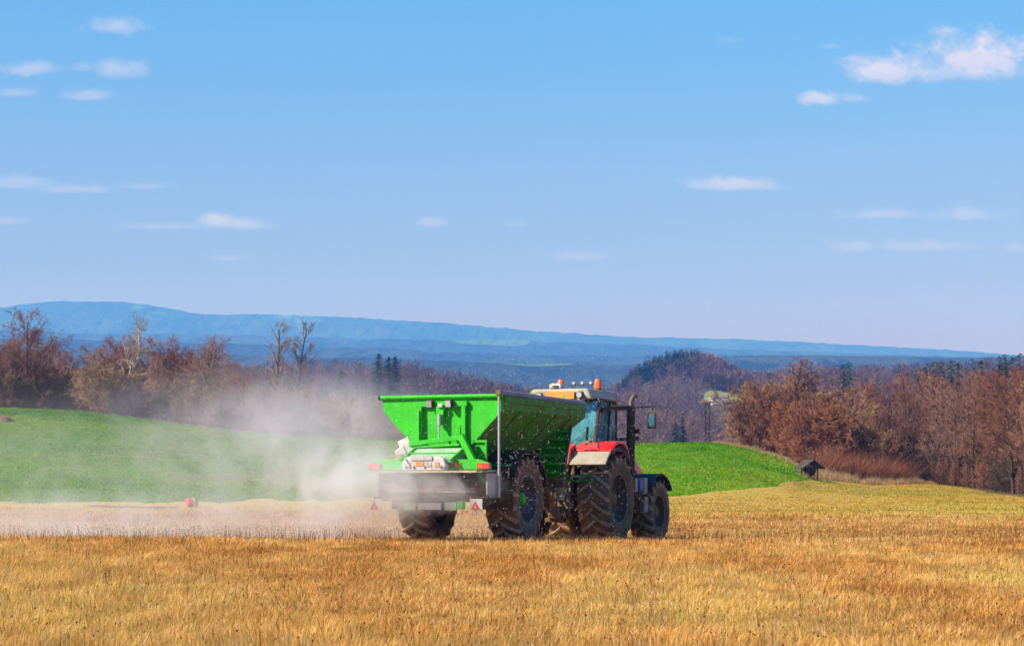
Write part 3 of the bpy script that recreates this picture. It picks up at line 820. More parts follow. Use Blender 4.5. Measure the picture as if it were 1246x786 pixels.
far_wood('distant_woodland', scatter(2600, 230, 1350, 560, 1180, clearing), (8, 13), PURP, 'bare purple brown woodland covering the valley sides')
far_wood('distant_woodland', scatter(520, 560, 1000, 400, 560, None), (5, 8.5), PURP + [(0.34, 0.25, 0.10), (0.28, 0.15, 0.11)], 'nearer bare woodland at the foot of the valley', ntw=150)
far_wood('distant_woodland', scatter(320, 842, 940, 1044, 1160), (8, 12), PURP, 'bare woodland on the slope above the far pasture')
far_wood('ochre_woodland', scatter(150, 745, 862, 640, 730), (6, 9), [(0.36, 0.22, 0.13), (0.30, 0.17, 0.12), (0.26, 0.16, 0.11)], 'ochre brown young trees on the spur beyond the tractor', ntw=110)
far_wood('pink_birches', scatter(36, 425, 500, 520, 600), (7, 9.5), [(0.40, 0.27, 0.25), (0.34, 0.22, 0.20)], 'pale pinkish birches in front of the dark woodland', ntw=130)
far_wood('hilltop_conifers', np.concatenate([scatter(360, 750, 850, 1085, 1175), scatter(90, 930, 1060, 1080, 1170)]), (7, 11),
         [(0.012, 0.045, 0.028), (0.018, 0.055, 0.03)], 'dark conifers along the hilltop beyond the valley', ntw=90, conif=True)
# single conifers one can tell apart
def far_conifer(u, Y, h, label, top=None, wide=.27):
    x = (u - 623) / FPX * Y
    if top is not None: h = max(5.0, zp(top, Y) - z1(x, Y))
    e = empty('conifer_tree', (x, Y, z1(x, Y)))
    rg = np.random.default_rng(int(u * 7 + Y))
    k = 420; t = rg.uniform(.12, 1, k) ; az = rg.uniform(0, 2 * np.pi, k); rad = h * wide * (1.06 - t) ** .7 * rg.uniform(.6, 1.15, k)
    W = .00042 * Y; a2 = rg.uniform(0, np.pi, k)
    b = np.stack([np.cos(az) * rad * .05, np.sin(az) * rad * .05, h * t], -1)
    tip = np.stack([np.cos(az) * rad, np.sin(az) * rad, h * t - rad * .3], -1)
    w = np.stack([np.cos(a2) * W, np.sin(a2) * W, a2 * 0], -1)
    P = np.stack([b - w, b + w, tip], 1).reshape(-1, 3)
    c = np.array([(0.014, 0.055, 0.028)]) * rg.uniform(.6, 1.4, k)[:, None]
    np_mesh('crown', P, np.arange(len(P)).reshape(-1, 3), m_twigs, col=np.repeat(c, 3, 0), parent=e)
    mb = MB(); mb.tube([(0, 0, -.5), (0, 0, h * .95)], [h * .018, .03], 6); mb.build('trunk', mb_brown, e)
    tag(e, label, 'conifer')
far_conifer(461, 700, 12, 'tall dark conifer above the purple woodland, leftmost of three', 430, .42)
far_conifer(473, 700, 10, 'dark conifer, middle one of three above the purple woodland', 434, .34)
far_conifer(481, 700, 10, 'small dark conifer, rightmost of three above the purple woodland', 433, .34)
far_conifer(415, 620, 10, 'broad dark conifer at the left side of the purple woodland', 448, .5)
far_conifer(822, 470, 7, 'dark green conifer in the valley, left one of two beside the lattice mast', 512)
far_conifer(831, 470, 8, 'dark green conifer in the valley, right one of two beside the lattice mast', 508)
far_conifer(902, 640, 8, 'slim dark conifer right of the far green clearing', 462)
far_conifer(1026, 380, 10, 'conifer above the right woodland, nearest to the round crowned tree', 443)
far_conifer(1033, 400, 10, 'taller conifer beside the one nearest the round crowned tree', 440)
for i, (u, tp) in enumerate(((1118, 447), (1127, 442), (1136, 440), (1146, 438), (1158, 437), (1166, 439), (1184, 436), (1194, 438), (1216, 433), (1223, 430), (1232, 432), (1241, 429))):
    far_conifer(u, 300 + (i % 4) * 12, 10, 'dark conifer standing behind the right-hand woodland', tp)
for o in [o for o in COL.objects if o.get('label') == 'dark conifer standing behind the right-hand woodland']:
    o['group'] = 'conifers behind the right-hand woodland'

# bright field clearing, farm buildings, mast
def patch(name, quad, mt, n=40, lift=.3):
    (ua, ub, ya, yb_) = quad
    UU, YY = np.meshgrid(np.linspace(ua, ub, n), np.linspace(ya, yb_, n)); X = (UU - 623) / FPX * YY
    V = np.stack([X, YY, zf(X, YY) + lift], -1).reshape(-1, 3)
    i = np.arange(n - 1)[:, None] * n + np.arange(n - 1)[None, :]
    F = np.stack([i, i + 1, i + 1 + n, i + n], -1).reshape(-1, 4)
    q = (F[:, 0] % n + .5) / (n - 1) * 2 - 1; w = (F[:, 0] // n + .5) / (n - 1) * 2 - 1
    F = F[(np.abs(q) ** 2.6 + np.abs(w + .10 * np.sin(q * 3 + ua)) ** 2.6) < .97 + .06 * np.sin(q * 9)]
    return tag(np_mesh(name, V, F, mt, smooth=True), kind='structure')
m_far_field = ground_mat('far_pasture', [(0.26, 0.29, 0.09), ((0.21, 0.25, 0.07), .4, .6)], [0.05], .2, .1)
patch('far_pasture', (855, 914, 958, 1040), m_far_field)
m_far_meadow = ground_mat('far_meadow', [(0.11, 0.19, 0.055), ((0.07, 0.13, 0.04), .4, .6)], [0.01], .2, .1)
patch('far_meadow', (546, 645, 7450, 8050), m_far_meadow, 60, 2.0)
patch('far_meadow', (440, 505, 7750, 8030), m_far_meadow, 60, 2.0)
patch('far_meadow', (612, 700, 3330, 3480), m_far_meadow, 60, 1.0)
def farm(u, Y, w, d, h, rz, wall, roof, label, nm='farm_building', py=None):
    x = (u - 623) / FPX * Y
    e = empty(nm, (x, Y, z1(x, Y) if py is None else zp(py, Y)), (0, 0, R(rz)))
    MB().box((0, 0, h / 2 - 1), (w, d, h + 2)).build('wall', wall, e)
    r = MB(); r.prism([(-d * .56, h), (d * .56, h), (0, h + d * .24)], 'X', -w * .52, w * .52); r.build('roof', roof, e)
    for k in range(2):
        MB().box((-w * .3 + k * w * .3, -d / 2 - .02, h * .5), (w * .09, .08, h * .35)).build('window', m_black, e)
    tag(e, label, 'building')
m_wwall = paint('white_render', (0.50, 0.50, 0.50), 0.8, 0.1)
m_bwall = paint('blue_grey_cladding', (0.18, 0.30, 0.42), 0.7, 0.1)
m_rroof = paint('brown_roof', (0.25, 0.13, 0.10), 0.8, 0.2)
farm(872, 905, 4.6, 5, 1.2, 12, m_wwall, m_rroof, 'white farmhouse with brown roof below the far green clearing', 'farmhouse', py=486.5)
farm(881, 902, 3.4, 5, 1.1, -8, m_bwall, m_rroof, 'blue grey farm shed beside the white farmhouse', 'farm_shed', py=487)

def mast():
    Y = 400; u = 861; x = (u - 623) / FPX * Y; z0 = z1(x, Y)
    e = empty('lattice_mast', (x, Y, z0)); H = zp(489, Y) - z0
    m = MB(); s = .36
    for i in (-1, 1):
        for j in (-1, 1): m.bar((i * s, j * s, 0), (i * s, j * s, H), .18, .18)
    m.build('mast_legs', mb_brown, e)
    m = MB(); nn = int(H / .8)
    for k in range(nn):
        z = k * H / nn; z2 = z + H / nn; q = 1 if k % 2 else -1
        for j in (-1, 1):
            m.bar((-q * s, j * s, z), (q * s, j * s, z2), .13, .13); m.bar((j * s, -q * s, z), (j * s, q * s, z2), .13, .13)
    m.build('lattice', mb_brown, e)
    m = MB(); m.bar((-1.4, 0, H), (1.9, 0, H), .32, .32); m.bar((-1.4, 0, H - .5), (1.7, 0, H - .02), .08, .08)
    m.build('crossarm', mb_twig, e)
    tag(e, 'dark lattice mast with short crossarm behind the green field', 'mast')
mast()

# ------------------------------------------------------------------ small things in the field
def drum():
    x, y, _ = at(233, 608, 88.5); r = .19; L = .40
    e = empty('barrel', (x, y, z1(x, y) - .04), (0, 0, R(-58)))
    m = MB(); m.lathe([(-L / 2, 0), (-L / 2, r * .92), (-L / 2 + .02, r), (L / 2 - .02, r), (L / 2, r * .92), (L / 2, 0)], 28, 'Y', (0, 0, r))
    m.build('barrel_body', paint('red_plastic', (0.62, 0.02, 0.04), .4, .3), e, smooth=True)
    for yy_ in (-.02,):
        m = MB(); m.lathe([(-.05, r * 1.0), (-.05, r * 1.05), (.05, r * 1.05), (.05, r)], 28, 'Y', (0, yy_ + .06, r)); m.build('band', m_amber_y, e, smooth=True)
    m = MB(); m.lathe([(-L / 2 - .012, 0), (-L / 2 - .012, r * .86), (-L / 2 + .003, r * .9)], 28, 'Y', (0, 0, r)); m.build('lid', m_lred, e)
    m = MB(); m.lathe([(-.015, r), (-.015, r * 1.04), (.015, r * 1.04), (.015, r)], 28, 'Y', (0, L / 2 - .04, r)); m.build('rim', m_black, e)
    tag(e, 'small red barrel with yellow band lying at the edge of the green field', 'barrel')
m_amber_y = paint('yellow_band', (0.75, 0.55, 0.03), .5, .2)
drum()

def feeder():
    Y = 146; x = at(985, 0, Y)[0]; z0 = z1(x, Y)
    e = empty('hay_feeder', (x, Y, z0), (0, 0, R(20)))
    w = .72; ze = .74; zr = 1.12; dd = .62
    m = MB()
    m.hexa([(-w - .05, -dd, ze - .12), (0.0, -dd, zr), (0.0, dd, zr), (-w - .05, dd, ze - .12), (-w - .05, -dd, ze - .06), (0, -dd, zr + .06), (0, dd, zr + .06), (-w - .05, dd, ze - .06)])
    m.hexa([(0, -dd, zr), (w + .05, -dd, ze - .12), (w + .05, dd, ze - .12), (0, dd, zr), (0, -dd, zr + .06), (w + .05, -dd, ze - .06), (w + .05, dd, ze - .06), (0, dd, zr + .06)])
    m.build('roof', paint('tar_roof', (.018, .018, .02), .7, .2), e)
    for i in (-1, 1):
        for j in (-1, 1):
            m = MB(); m.bar((i * .32, j * .45, -.1), (i * .32, j * .45, zr - .27), .07, .07); m.build('post', mb_brown, e)
    m = MB()
    m.hexa([(-.10, -.45, .18), (.10, -.45, .18), (.10, .45, .18), (-.10, .45, .18), (-.32, -.45, .72), (.32, -.45, .72), (.32, .45, .72), (-.32, .45, .72)])
    m.build('hay_rack', mb_brown, e)
    m = MB()
    for k in range(90):
        p = Vector((random.uniform(-.3, .3), random.uniform(-.46, .4), random.uniform(.6, .78)))
        m.bar(p, p + Vector((random.uniform(-.15, .15), random.uniform(-.15, .05), random.uniform(-.12, .14))), .015, .015)
    m.build('hay', paint('greenish_hay', (.22, .26, .06), .9, .2), e)
    tag(e, 'small dark roofed hay feeder at the right tip of the green field', 'feeder')
feeder()

def heap():
    x, y, _ = at(4, 0, 160); z0 = z1(x, y)
    V_, F_ = [], []
    n, mrows = 20, 6
    for j in range(mrows):
        r = 1 - j / (mrows - 1)
        for i in range(n):
            a = 2 * math.pi * i / n; k = 1 + .2 * math.sin(3 * a + j) + random.uniform(-.08, .08)
            V_.append((math.cos(a) * r * .75 * k, math.sin(a) * r * .8 * k, .42 * (1 - r ** 2) * (1 + random.uniform(-.1, .1)) - .03))
    for j in range(mrows - 1):
        for i in range(n):
            F_.append((j * n + i, j * n + (i + 1) % n, (j + 1) * n + (i + 1) % n, (j + 1) * n + i))
    o = MB().add(V_, F_).build('soil_heap', m_soil, smooth=True, loc=(x, y, z0))
    tag(o, 'low brown soil heap in the green field at the left edge', 'heap')
heap()
def track(pts, w):
    P = [at(u, 0, Y) for u, Y in pts]; n = 60; V_ = []
    for i in range(n):
        t = i / (n - 1) * (len(P) - 1); k = min(int(t), len(P) - 2); f = t - k
        p = P[k].lerp(P[k + 1], f); d = (P[k + 1] - P[k]).normalized(); s = Vector((-d.y, d.x, 0)) * w / 2
        for q in (p - s, p + s): V_.append((q.x, q.y, z1(q.x, q.y) + .03))
    F_ = [(2 * i, 2 * i + 1, 2 * i + 3, 2 * i + 2) for i in range(n - 1)]
    tag(np_mesh('wheel_track', V_, F_, m_soil), kind='structure')
track([(-60, 118), (120, 124), (235, 138)], .35)
track([(200, 107), (270, 110), (360, 118)], .35)
track([(205, 109.5), (275, 113), (360, 121)], .3)
track([(110, 89), (200, 88), (215, 88)], .7)

# ------------------------------------------------------------------ wheels
def make_wheel(parent, c, Rr, W, rim_r, nlug, side, m_rim, m_hub, hubr=.16, name='wheel', rot=0.0):
    """side +1: outer face towards +X. wheel (the rim) > tyre, tread, hub"""
    lug = .05
    m = MB()
    o = side
    # dished rim
    prof = [(-.46 * W, rim_r), (-.46 * W, rim_r * 1.02), (.46 * W * 1, rim_r * 1.02), (.46 * W, rim_r), (.44 * W, rim_r * .95), (.20 * W, rim_r * .90), (.12 * W, rim_r * .86), (.06 * W, rim_r * .60), (.10 * W, rim_r * .45), (.10 * W, .02)]
    prof = [(x * o, r) for x, r in prof]
    m.lathe(prof, 40)
    m.lathe([(x * o, r) for x, r in [(.455 * W, rim_r * .9), (.47 * W, rim_r * 1.03), (.43 * W, rim_r * 1.05)]], 40)
    w = m.build(name, m_rim, parent, smooth=True, loc=c); w.rotation_euler = (rot, 0, 0)
    m = MB()
    Rc = Rr - lug
    half = [(.44 * W, rim_r * .99), (.50 * W, rim_r * 1.06), (.545 * W, (rim_r + Rc) * .5), (.52 * W, Rc * .955), (.46 * W, Rc * .985), (.25 * W, Rc), (0, Rc * 1.003)]
    prof = half + [(-x, r) for x, r in half[-2::-1]]
    m.lathe(prof, 64)
    m.build('tyre', m_tyre, w, smooth=True)
    m = MB()
    dl = .40 * W / Rr * 1.15
    for s in (-1, 1):
        for k in range(nlug):
            f0 = 2 * math.pi * (k + (.5 if s > 0 else 0)) / nlug
            base = len(m.v); secs = []
            for t in (0, .35, .7, .93, 1.0):
                x = s * (-.03 * W + .56 * W * t)
                if t >= 1: x = s * .535 * W
                ph = f0 - dl * t ** .9
                rt = Rr - .018 * t * t
                rb = Rc - .02
                if t >= .99: rt = Rr - .12; rb = Rr - .16
                hw = (.034 + .012 * t) / Rr
                for (pp, r_) in ((ph - hw * 1.25, rb), (ph - hw * .8, rt), (ph + hw * .8, rt), (ph + hw * 1.25, rb)):
                    m.v.append((x, -r_ * math.cos(pp), r_ * math.sin(pp)))
            for i in range(4):
                b = base + i * 4
                for q in range(4):
                    m.f.append((b + q, b + (q + 1) % 4, b + 4 + (q + 1) % 4, b + 4 + q))
            m.f += [(base, base + 3, base + 2, base + 1), (base + 16, base + 17, base + 18, base + 19)]
    m.build('tread', m_lug, w)
    m = MB()
    x0 = .10 * W * o; x1 = x0 + .14 * o
    m.lathe([(x0, hubr), (x1 - .04 * o, hubr * .9), (x1, hubr * .6), (x1, 0.0)], 20)
    m.build('hub', m_hub, w, smooth=True)
    m = MB()
    for k in range(10):
        a = 2 * math.pi * k / 10
        m.tube([(x0, math.cos(a) * hubr * 1.5, math.sin(a) * hubr * 1.5), (x0 + .05 * o, math.cos(a) * hubr * 1.5, math.sin(a) * hubr * 1.5)], .02, 6)
    m.build('wheel_bolts', m_black, w)
    return w

# ------------------------------------------------------------------ fertiliser spreader
YAW = R(-22)
sp_root = empty('fertilizer_spreader', (-.81, 45.77, -.03), (R(-1.0), R(-.4), YAW))
tag(sp_root, 'bright green trailed fertilizer spreader throwing white dust, hitched behind the tractor', 'spreader')
S = sp_root
def part(mb, name, m, parent=None, bevel=.006, smooth=False):
    return mb.build(name, m, parent or S, bevel=bevel, smooth=smooth)
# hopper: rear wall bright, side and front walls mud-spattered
zt, zm, zb = 2.76, 2.50, 1.74
yr, yf = -1.39, 3.10
hw, hb = 1.25, .52
m = MB()
th = .03
m.prism([(-hw, zt), (hw, zt), (hw, zm), (hb, zb), (-hb, zb), (-hw, zm)][::-1], 'Y', yr, yr + th)
hop = part(m, 'hopper_rear_wall', m_green)
m = MB()
for s in (-1, 1):
    x = s * hw; xi = s * (hw - th)
    m.hexa([(xi, yr + th, zm), (x, yr + th, zm), (x, yf, zm), (xi, yf, zm), (xi, yr + th, zt), (x, yr + th, zt), (x, yf, zt), (xi, yf, zt)])
    m.hexa([(s * (hb - th), yr + th, zb), (s * hb, yr + th, zb), (s * hb, 2.35, zb), (s * (hb - th), 2.35, zb), (xi, yr + th, zm - .003), (x, yr + th, zm - .003), (x, yf, zm - .003), (xi, yf, zm - .003)])
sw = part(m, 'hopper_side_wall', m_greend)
m = MB()
m.hexa([(-hw, yf, zm), (hw, yf, zm), (hw, yf + th, zm), (-hw, yf + th, zm), (-hw, yf, zt), (hw, yf, zt), (hw, yf + th, zt), (-hw, yf + th, zt)])
m.hexa([(-hb, 2.35, zb), (hb, 2.35, zb), (hb, 2.38, zb), (-hb, 2.38, zb), (-hw, yf, zm - .004), (hw, yf, zm - .004), (hw, yf + th, zm - .004), (-hw, yf + th, zm - .004)])
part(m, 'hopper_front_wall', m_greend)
m = MB()   # ribs on the side walls
for s in (-1, 1):
    for yy_ in (-.5, .45, 1.4, 2.3):
        yb2 = min(yy_, 2.3)
        m = MB(); m.bar((s * (hb + .02), yb2, zb + .02), (s * (hw + .012), yy_, zm), .05, .05); part(m, 'hopper_rib', m_greend)
m = MB()
m.tube([(-hw - .03, yr - .03, zt), (hw + .01, yr - .03, zt)], .042, 10)
part(m, 'rear_top_rail', m_green, bevel=0, smooth=True)
m = MB(); m.tube([(-hw - .075, yr - .03, zt), (-hw - .03, yr - .03, zt)], .045, 10); part(m, 'rail_cap', m_black, bevel=0)
m = MB()
for s in (-1, 1): m.box((s * (hw + .012), .86, zt - .06), (.05, 4.4, .12))
m.box((0, yf + .04, zt - .05), (2.5, .05, .1))
part(m, 'side_top_rail', m_greend)
m = MB()   # floor / belt trough
m.box((0, .45, 1.60), (1.02, 3.8, .26)); part(m, 'belt_trough', m_greend)
m = MB()   # load just below the rim
nn = 14
V_ = [(-1.12 + 2.24 * i / nn, -1.3 + 4.3 * j / nn, 2.42 + .10 * math.sin(i * .9) * math.cos(j * .7) + .1 * (1 - abs(i / nn - .5) * 2)) for j in range(nn + 1) for i in range(nn + 1)]
F_ = [(j * (nn + 1) + i, j * (nn + 1) + i + 1, (j + 1) * (nn + 1) + i + 1, (j + 1) * (nn + 1) + i) for j in range(nn) for i in range(nn)]
m.add(V_, F_); part(m, 'fertilizer_load', m_white, bevel=0, smooth=True)
# rear frame bay
m = MB()
for x in (-.44, .47): m.box((x, yr - .045, 2.24), (.085, .09, .70))
m.box((.015, yr - .046, 2.62), (1.06, .092, .10))
m.box((-.44, yr - .10, 2.2), (.02, .06, .6))
m.box((.36, yr - .03, 2.02), (.07, .06, .40))
part(m, 'rear_frame', m_green)
m = MB(); m.prism([(-.09, 2.57), (.09, 2.57), (.045, 2.22), (-.045, 2.22)][::-1], 'Y', yr - .13, yr - .06); part(m, 'cylinder_bracket', m_green)
m = MB(); m.tube([(0, yr - .15, 2.42), (0, yr - .15, 2.2)], .035, 10); m.tube([(0, yr - .15, 2.2), (0, yr - .17, 1.86)], .018, 8)
part(m, 'hydraulic_cylinder', m_steel, bevel=0, smooth=True)
for x, a in ((-.19, 12), (.21, 0)):
    m = MB(); m.box((x, yr - .15, 2.62), (.12, .10, .15), (12, 0, a)); wl = part(m, 'work_light', m_black)
    m = MB(); m.box((x - .004, yr - .205, 2.615), (.10, .012, .12), (12, 0, a)); m.build('lens', m_lamp, wl)
m = MB(); m.box((.02, yr - .14, 2.58), (.10, .07, .06)); part(m, 'rail_clamp', m_steel)
# cross beam and bent arm
m = MB()
m.bar((-.62, yr - .16, 1.86), (.46, yr - .16, 1.97), .08, .085)
m.bar((-.60, yr - .14, 1.80), (.42, yr - .14, 1.84), .06, .045)
part(m, 'cross_beam', m_green)
m = MB(); m.bar((.46, yr - .18, 2.00), (.80, yr - .34, 1.48), .07, .14); m.bar((.80, yr - .30, 1.36), (1.08, yr - .20, 1.02), .03, .06)
part(m, 'bent_arm', m_green)
m = MB(); m.bar((.62, yr + .02, 1.90), (.92, yr + .02, 1.90), .04, .05); m.bar((.90, yr + .02, 1.88), (.90, yr + .02, 1.45), .03, .05)
m.box((.74, yr + .06, 1.66), (.30, .03, .46)); part(m, 'side_bracket', m_green)
# sloping hood with cross bars
m = MB()
m.hexa([(-.48, -1.46, 1.78), (.50, -1.46, 1.78), (.50, -2.16, 1.50), (-.48, -2.16, 1.50), (-.48, -1.46, 1.80), (.50, -1.46, 1.80), (.50, -2.16, 1.52), (-.48, -2.16, 1.52)])
m.hexa([(.47, -1.46, 1.50), (.50, -1.46, 1.50), (.50, -2.10, 1.46), (.47, -2.10, 1.46), (.47, -1.46, 1.77), (.50, -1.46, 1.77), (.50, -2.16, 1.50), (.47, -2.16, 1.50)])
m.hexa([(-.50, -1.46, 1.50), (-.47, -1.46, 1.50), (-.47, -2.10, 1.46), (-.50, -2.10, 1.46), (-.50, -1.46, 1.77), (-.47, -1.46, 1.77), (-.47, -2.16, 1.50), (-.50, -2.16, 1.50)])
part(m, 'sloping_hood', paint('dusty_green', (.06, .40, .04), .5, .55, (.45, .50, .42)))
m = MB()
for x in (-.50, .52): m.bar((x, -1.40, 1.83), (x, -2.20, 1.53), .045, .045)
for t in (.06, .5, .97): m.bar((-.48, -1.44 - .74 * t, 1.82 - .28 * t), (.50, -1.44 - .74 * t, 1.82 - .28 * t), .022, .022)
part(m, 'hood_bars', m_green)
m = MB(); m.box((-.69, -1.55, 1.80), (.24, .03, .34), (0, -24, 0)); part(m, 'white_flap', m_white)
m = MB(); m.bar((-.95, -1.75, 1.60), (-.60, -1.7, 1.66), .10, .05); m.box((-.82, -1.8, 1.55), (.3, .14, .04), (0, -20, 0)); m.bar((-.86, -1.85, 1.48), (-.62, -1.85, 1.62), .05, .05)
part(m, 'chute_flap', m_cream)
m = MB(); m.box((-.72, -1.72, 1.70), (.22, .05, .16), (0, -30, 0)); part(m, 'chute_plate', m_steel)
# light beam
m = MB()
m.prism([(-1.24, 1.36), (1.24, 1.36), (1.24, 1.47), (1.02, 1.55), (-1.02, 1.55), (-1.24, 1.47)], 'Y', -2.02, -1.92)
part(m, 'light_beam', m_green)
for s in (-1, 1):
    m = MB(); m.box((s * 1.12, -2.035, 1.425), (.25, .05, .115)); h_ = part(m, 'tail_light', m_lred)
    m = MB(); m.box((s * 1.07, -2.062, 1.42), (.08, .01, .07)); m.build('lens', m_orange, h_)
m = MB(); m.box((.42, -2.03, 1.45), (.17, .02, .09)); m.box((.60, -2.03, 1.45), (.12, .02, .09)); part(m, 'amber_plate', m_amber)
# white control unit
m = MB()
m.prism([(-.46, 1.34), (.40, 1.34), (.44, 1.44), (.40, 1.57), (.30, 1.60), (-.38, 1.60), (-.46, 1.50)], 'Y', -2.24, -2.06)
cu_ = part(m, 'control_unit', m_white, bevel=.02)
for x, w_ in ((-.09, .17), (.27, .09), (.10, .10)):
    m = MB(); m.box((x, -2.247, 1.47 if w_ > .1 else 1.45), (w_, .014, .085), (0, 0, 0)); m.build('amber_window', m_amber if x != .10 else m_cream, cu_)
m = MB(); m.box((-.05, -2.25, 1.57), (.44, .03, .07)); m.build('cover_strip', m_steel, cu_)
m = MB()
for x in (-.36, -.29, -.2, .02, .36): m.box((x, -2.245, 1.40), (.035, .012, .05), (0, 30 * x * 4, 0))
m.box((-.33, -2.25, 1.50), (.02, .012, .16), (0, -40, 0))
m.build('fitting', m_black, cu_)
m = MB(); m.box((.12, -2.34, 1.315), (2.0, .05, .04)); part(m, 'front_bar', m_cream)
# spreading gear below
m = MB(); m.box((0, -1.15, 1.08), (2.26, .03, .50)); m.box((1.12, -1.52, 1.06), (.03, .70, .46)); m.box((-1.12, -1.52, 1.06), (.03, .70, .46))
part(m, 'spreading_skirt', m_skirt)
m = MB(); m.hexa([(-1.1, -2.05, 1.30), (1.1, -2.05, 1.30), (1.1, -1.15, 1.34), (-1.1, -1.15, 1.34), (-1.1, -2.05, 1.32), (1.1, -2.05, 1.32), (1.1, -1.15, 1.36), (-1.1, -1.15, 1.36)])
part(m, 'skirt_roof', m_skirt)
for s in (-1, 1):
    m = MB(); m.lathe([(.0, 0), (.0, .40), (.012, .40), (.03, .12), (.09, .10), (.09, 0)], 32, 'Z', (s * .47, -1.72, .93)); dsc = part(m, 'spreading_disc', m_steel, bevel=0, smooth=True)
    for a in (20, 200):
        m = MB(); ca, sa = math.cos(R(a + s * 18)), math.sin(R(a + s * 18))
        m.bar((s * .47 + ca * .08, -1.72 + sa * .08, .985), (s * .47 + ca * .44, -1.72 + sa * .44, .985), .03, .075); m.build('vane', m_amber, dsc)
m = MB(); m.box((0, -1.5, 1.16), (.5, .5, .22)); m.tube([(-.47, -1.72, 1.02), (-.47, -1.72, 1.25)], .07, 12); m.tube([(.47, -1.72, 1.02), (.47, -1.72, 1.25)], .07, 12)
part(m, 'disc_gearbox', m_iron)
m = MB(); m.box((0, -1.93, .835), (2.36, .06, .035)); m.box((0, -1.95, .79), (2.0, .05, .03)); part(m, 'bumper_bar', m_black)
for s, x in ((-1, -1.14), (1, .95)):
    m = MB(); m.prism([(x - .13, .60), (x + .13, .60), (x + .13, .81), (x - .06 if s < 0 else x - .13, .81)] , 'Y', -1.99, -1.97); b_ = part(m, 'marker_board', m_white)
    m = MB(); m.prism([(x - .105, .615), (x + .085, .615), (x - .01, .765)], 'Y', -1.998, -1.991); t_ = m.build('red_triangle', m_lred, b_)
    m = MB(); m.prism([(x - .03, .64), (x + .01, .64), (x - .01, .69)], 'Y', -2.003, -1.9985); m.build('triangle_centre', m_white, b_)
m = MB(); m.box((.92, -1.95, .56), (.05, .03, .10)); m.box((1.03, -1.95, .56), (.05, .03, .10)); part(m, 'board_foot', m_steel)
m = MB(); m.box((-.01, -1.97, .67), (.47, .02, .13)); part(m, 'number_plate', m_white)
m_pale = paint('pale_green', (.16, .42, .14), .5, .5, (.5, .52, .45))
for x in (-.42, .42):
    m = MB(); m.box((x, -1.93, .67), (.24, .08, .15)); part(m, 'plate_bracket', m_pale)
m = MB(); m.box((.62, -1.93, .69), (.13, .12, .15)); part(m, 'valve_cover', m_green)
m = MB(); m.box((0, -1.88, .70), (1.3, .05, .08)); part(m, 'plate_beam', m_iron)
# chassis
m = MB()
for x in (-.46, .46): m.box((x, .75, 1.30 - .25), (.10, 5.2, .18))
m.tube([(-.9, 0, .84), (.9, 0, .84)], .085, 10)
m.box((0, 0, .93), (.9, .16, .16))
m.bar((-.46, 3.2, 1.02), (-.03, 4.45, .62), .10, .14); m.bar((.46, 3.2, 1.02), (.03, 4.45, .62), .10, .14)
m.box((0, 4.52, .60), (.2, .3, .14)); m.box((0, 2.2, .95), (.9, .12, .14)); m.box((0, -1.2, .95), (.9, .12, .3))
part(m, 'chassis', m_iron)
m = MB(); m.tube([(0, 1.5, .9), (0, 4.6, .75)], .06, 10); part(m, 'drive_shaft', m_black, bevel=0)
m = MB(); m.tube([(1.19, yr - .05, .84), (1.19, yr - .05, 2.80)], .025, 10); part(m, 'galvanised_pole', m_steel, bevel=0, smooth=True)
m = MB(); m.tube([(1.20, yr - .08, zt + .055), (1.20, yf + .05, zt + .03)], .055, 10); m.box((1.06, 1.0, zt + .02), (.22, 4.2, .03)); part(m, 'rolled_tarp', m_tarp, bevel=0, smooth=True)
m = MB(); m.tube([(1.14, yr - .06, zt + .09), (1.14, yf, zt + .07)], .014, 6); m.box((1.19, yr - .05, zt + .06), (.10, .10, .09)); part(m, 'tarp_crank', m_iron, bevel=0)
m = MB()
for yy_ in (.1, 1.9): m.tube([(1.22, yy_, zt), (1.22, yy_ + .04, zt + .16), (1.18, yy_ + .1, zt + .10)], .012, 6)
part(m, 'tarp_tie', m_green, bevel=0)
# wheels and guards
RW = .84
for s in (-1, 1):
    make_wheel(S, (s * .93, 0, RW - .03), RW, .60, .50, 18, s, m_rimb, m_green, hubr=.15, rot=.1 * s)
    m = MB()
    m.arc(0, RW - .03, .93, -12, 165, s * .60, s * 1.27, .025, 26)
    part(m, 'mudguard', m_black, bevel=0, smooth=True)
m = MB(); m.box((.93, -1.02, 1.45), (.66, .03, .035)); m.bar((.6, -1.0, 1.45), (.5, -.6, 1.5), .03, .035); part(m, 'mudguard_stay', m_greend)
m = MB(); m.box((1.10, -.38, 1.715), (.09, .05, .03)); part(m, 'reflector', m_amber)
m = MB(); m.box((1.0, -1.06, 1.05), (.5, .02, .72)); m.box((1.05, -1.30, .98), (.34, .02, .38)); part(m, 'mud_flap', m_black)
# access ladder under the front overhang of the hopper
m = MB()
for k in range(6):
    z = 1.35 + k * .17; y = 2.52 + (z - 1.35) * .45
    m.box((.90, y - .55, z), (.60, .20, .05))
m.hexa([(.60, 2.05, 1.25), (1.20, 2.05, 1.25), (1.20, 2.08, 1.25), (.60, 2.08, 1.25), (.60, 2.46, 2.25), (1.20, 2.46, 2.25), (1.20, 2.49, 2.25), (.60, 2.49, 2.25)])
part(m, 'access_steps', m_green)
m = MB()
for x in (.58, 1.22): m.bar((x, 1.82, 1.25), (x, 2.36, 2.30), .035, .07)
part(m, 'ladder_rail', m_black)
m = MB(); m.box((1.0, 2.30, .92), (.12, .16, .26)); m.box((1.08, 2.34, .98), (.08, .10, .12)); part(m, 'valve_block', m_cream)
m = MB(); m.box((.95, 2.6, 1.28), (.6, .5, .05)); m.bar((.55, 3.1, 1.30), (1.35, 3.3, 1.30), .05, .05); part(m, 'side_rail', m_greend)
m = MB()
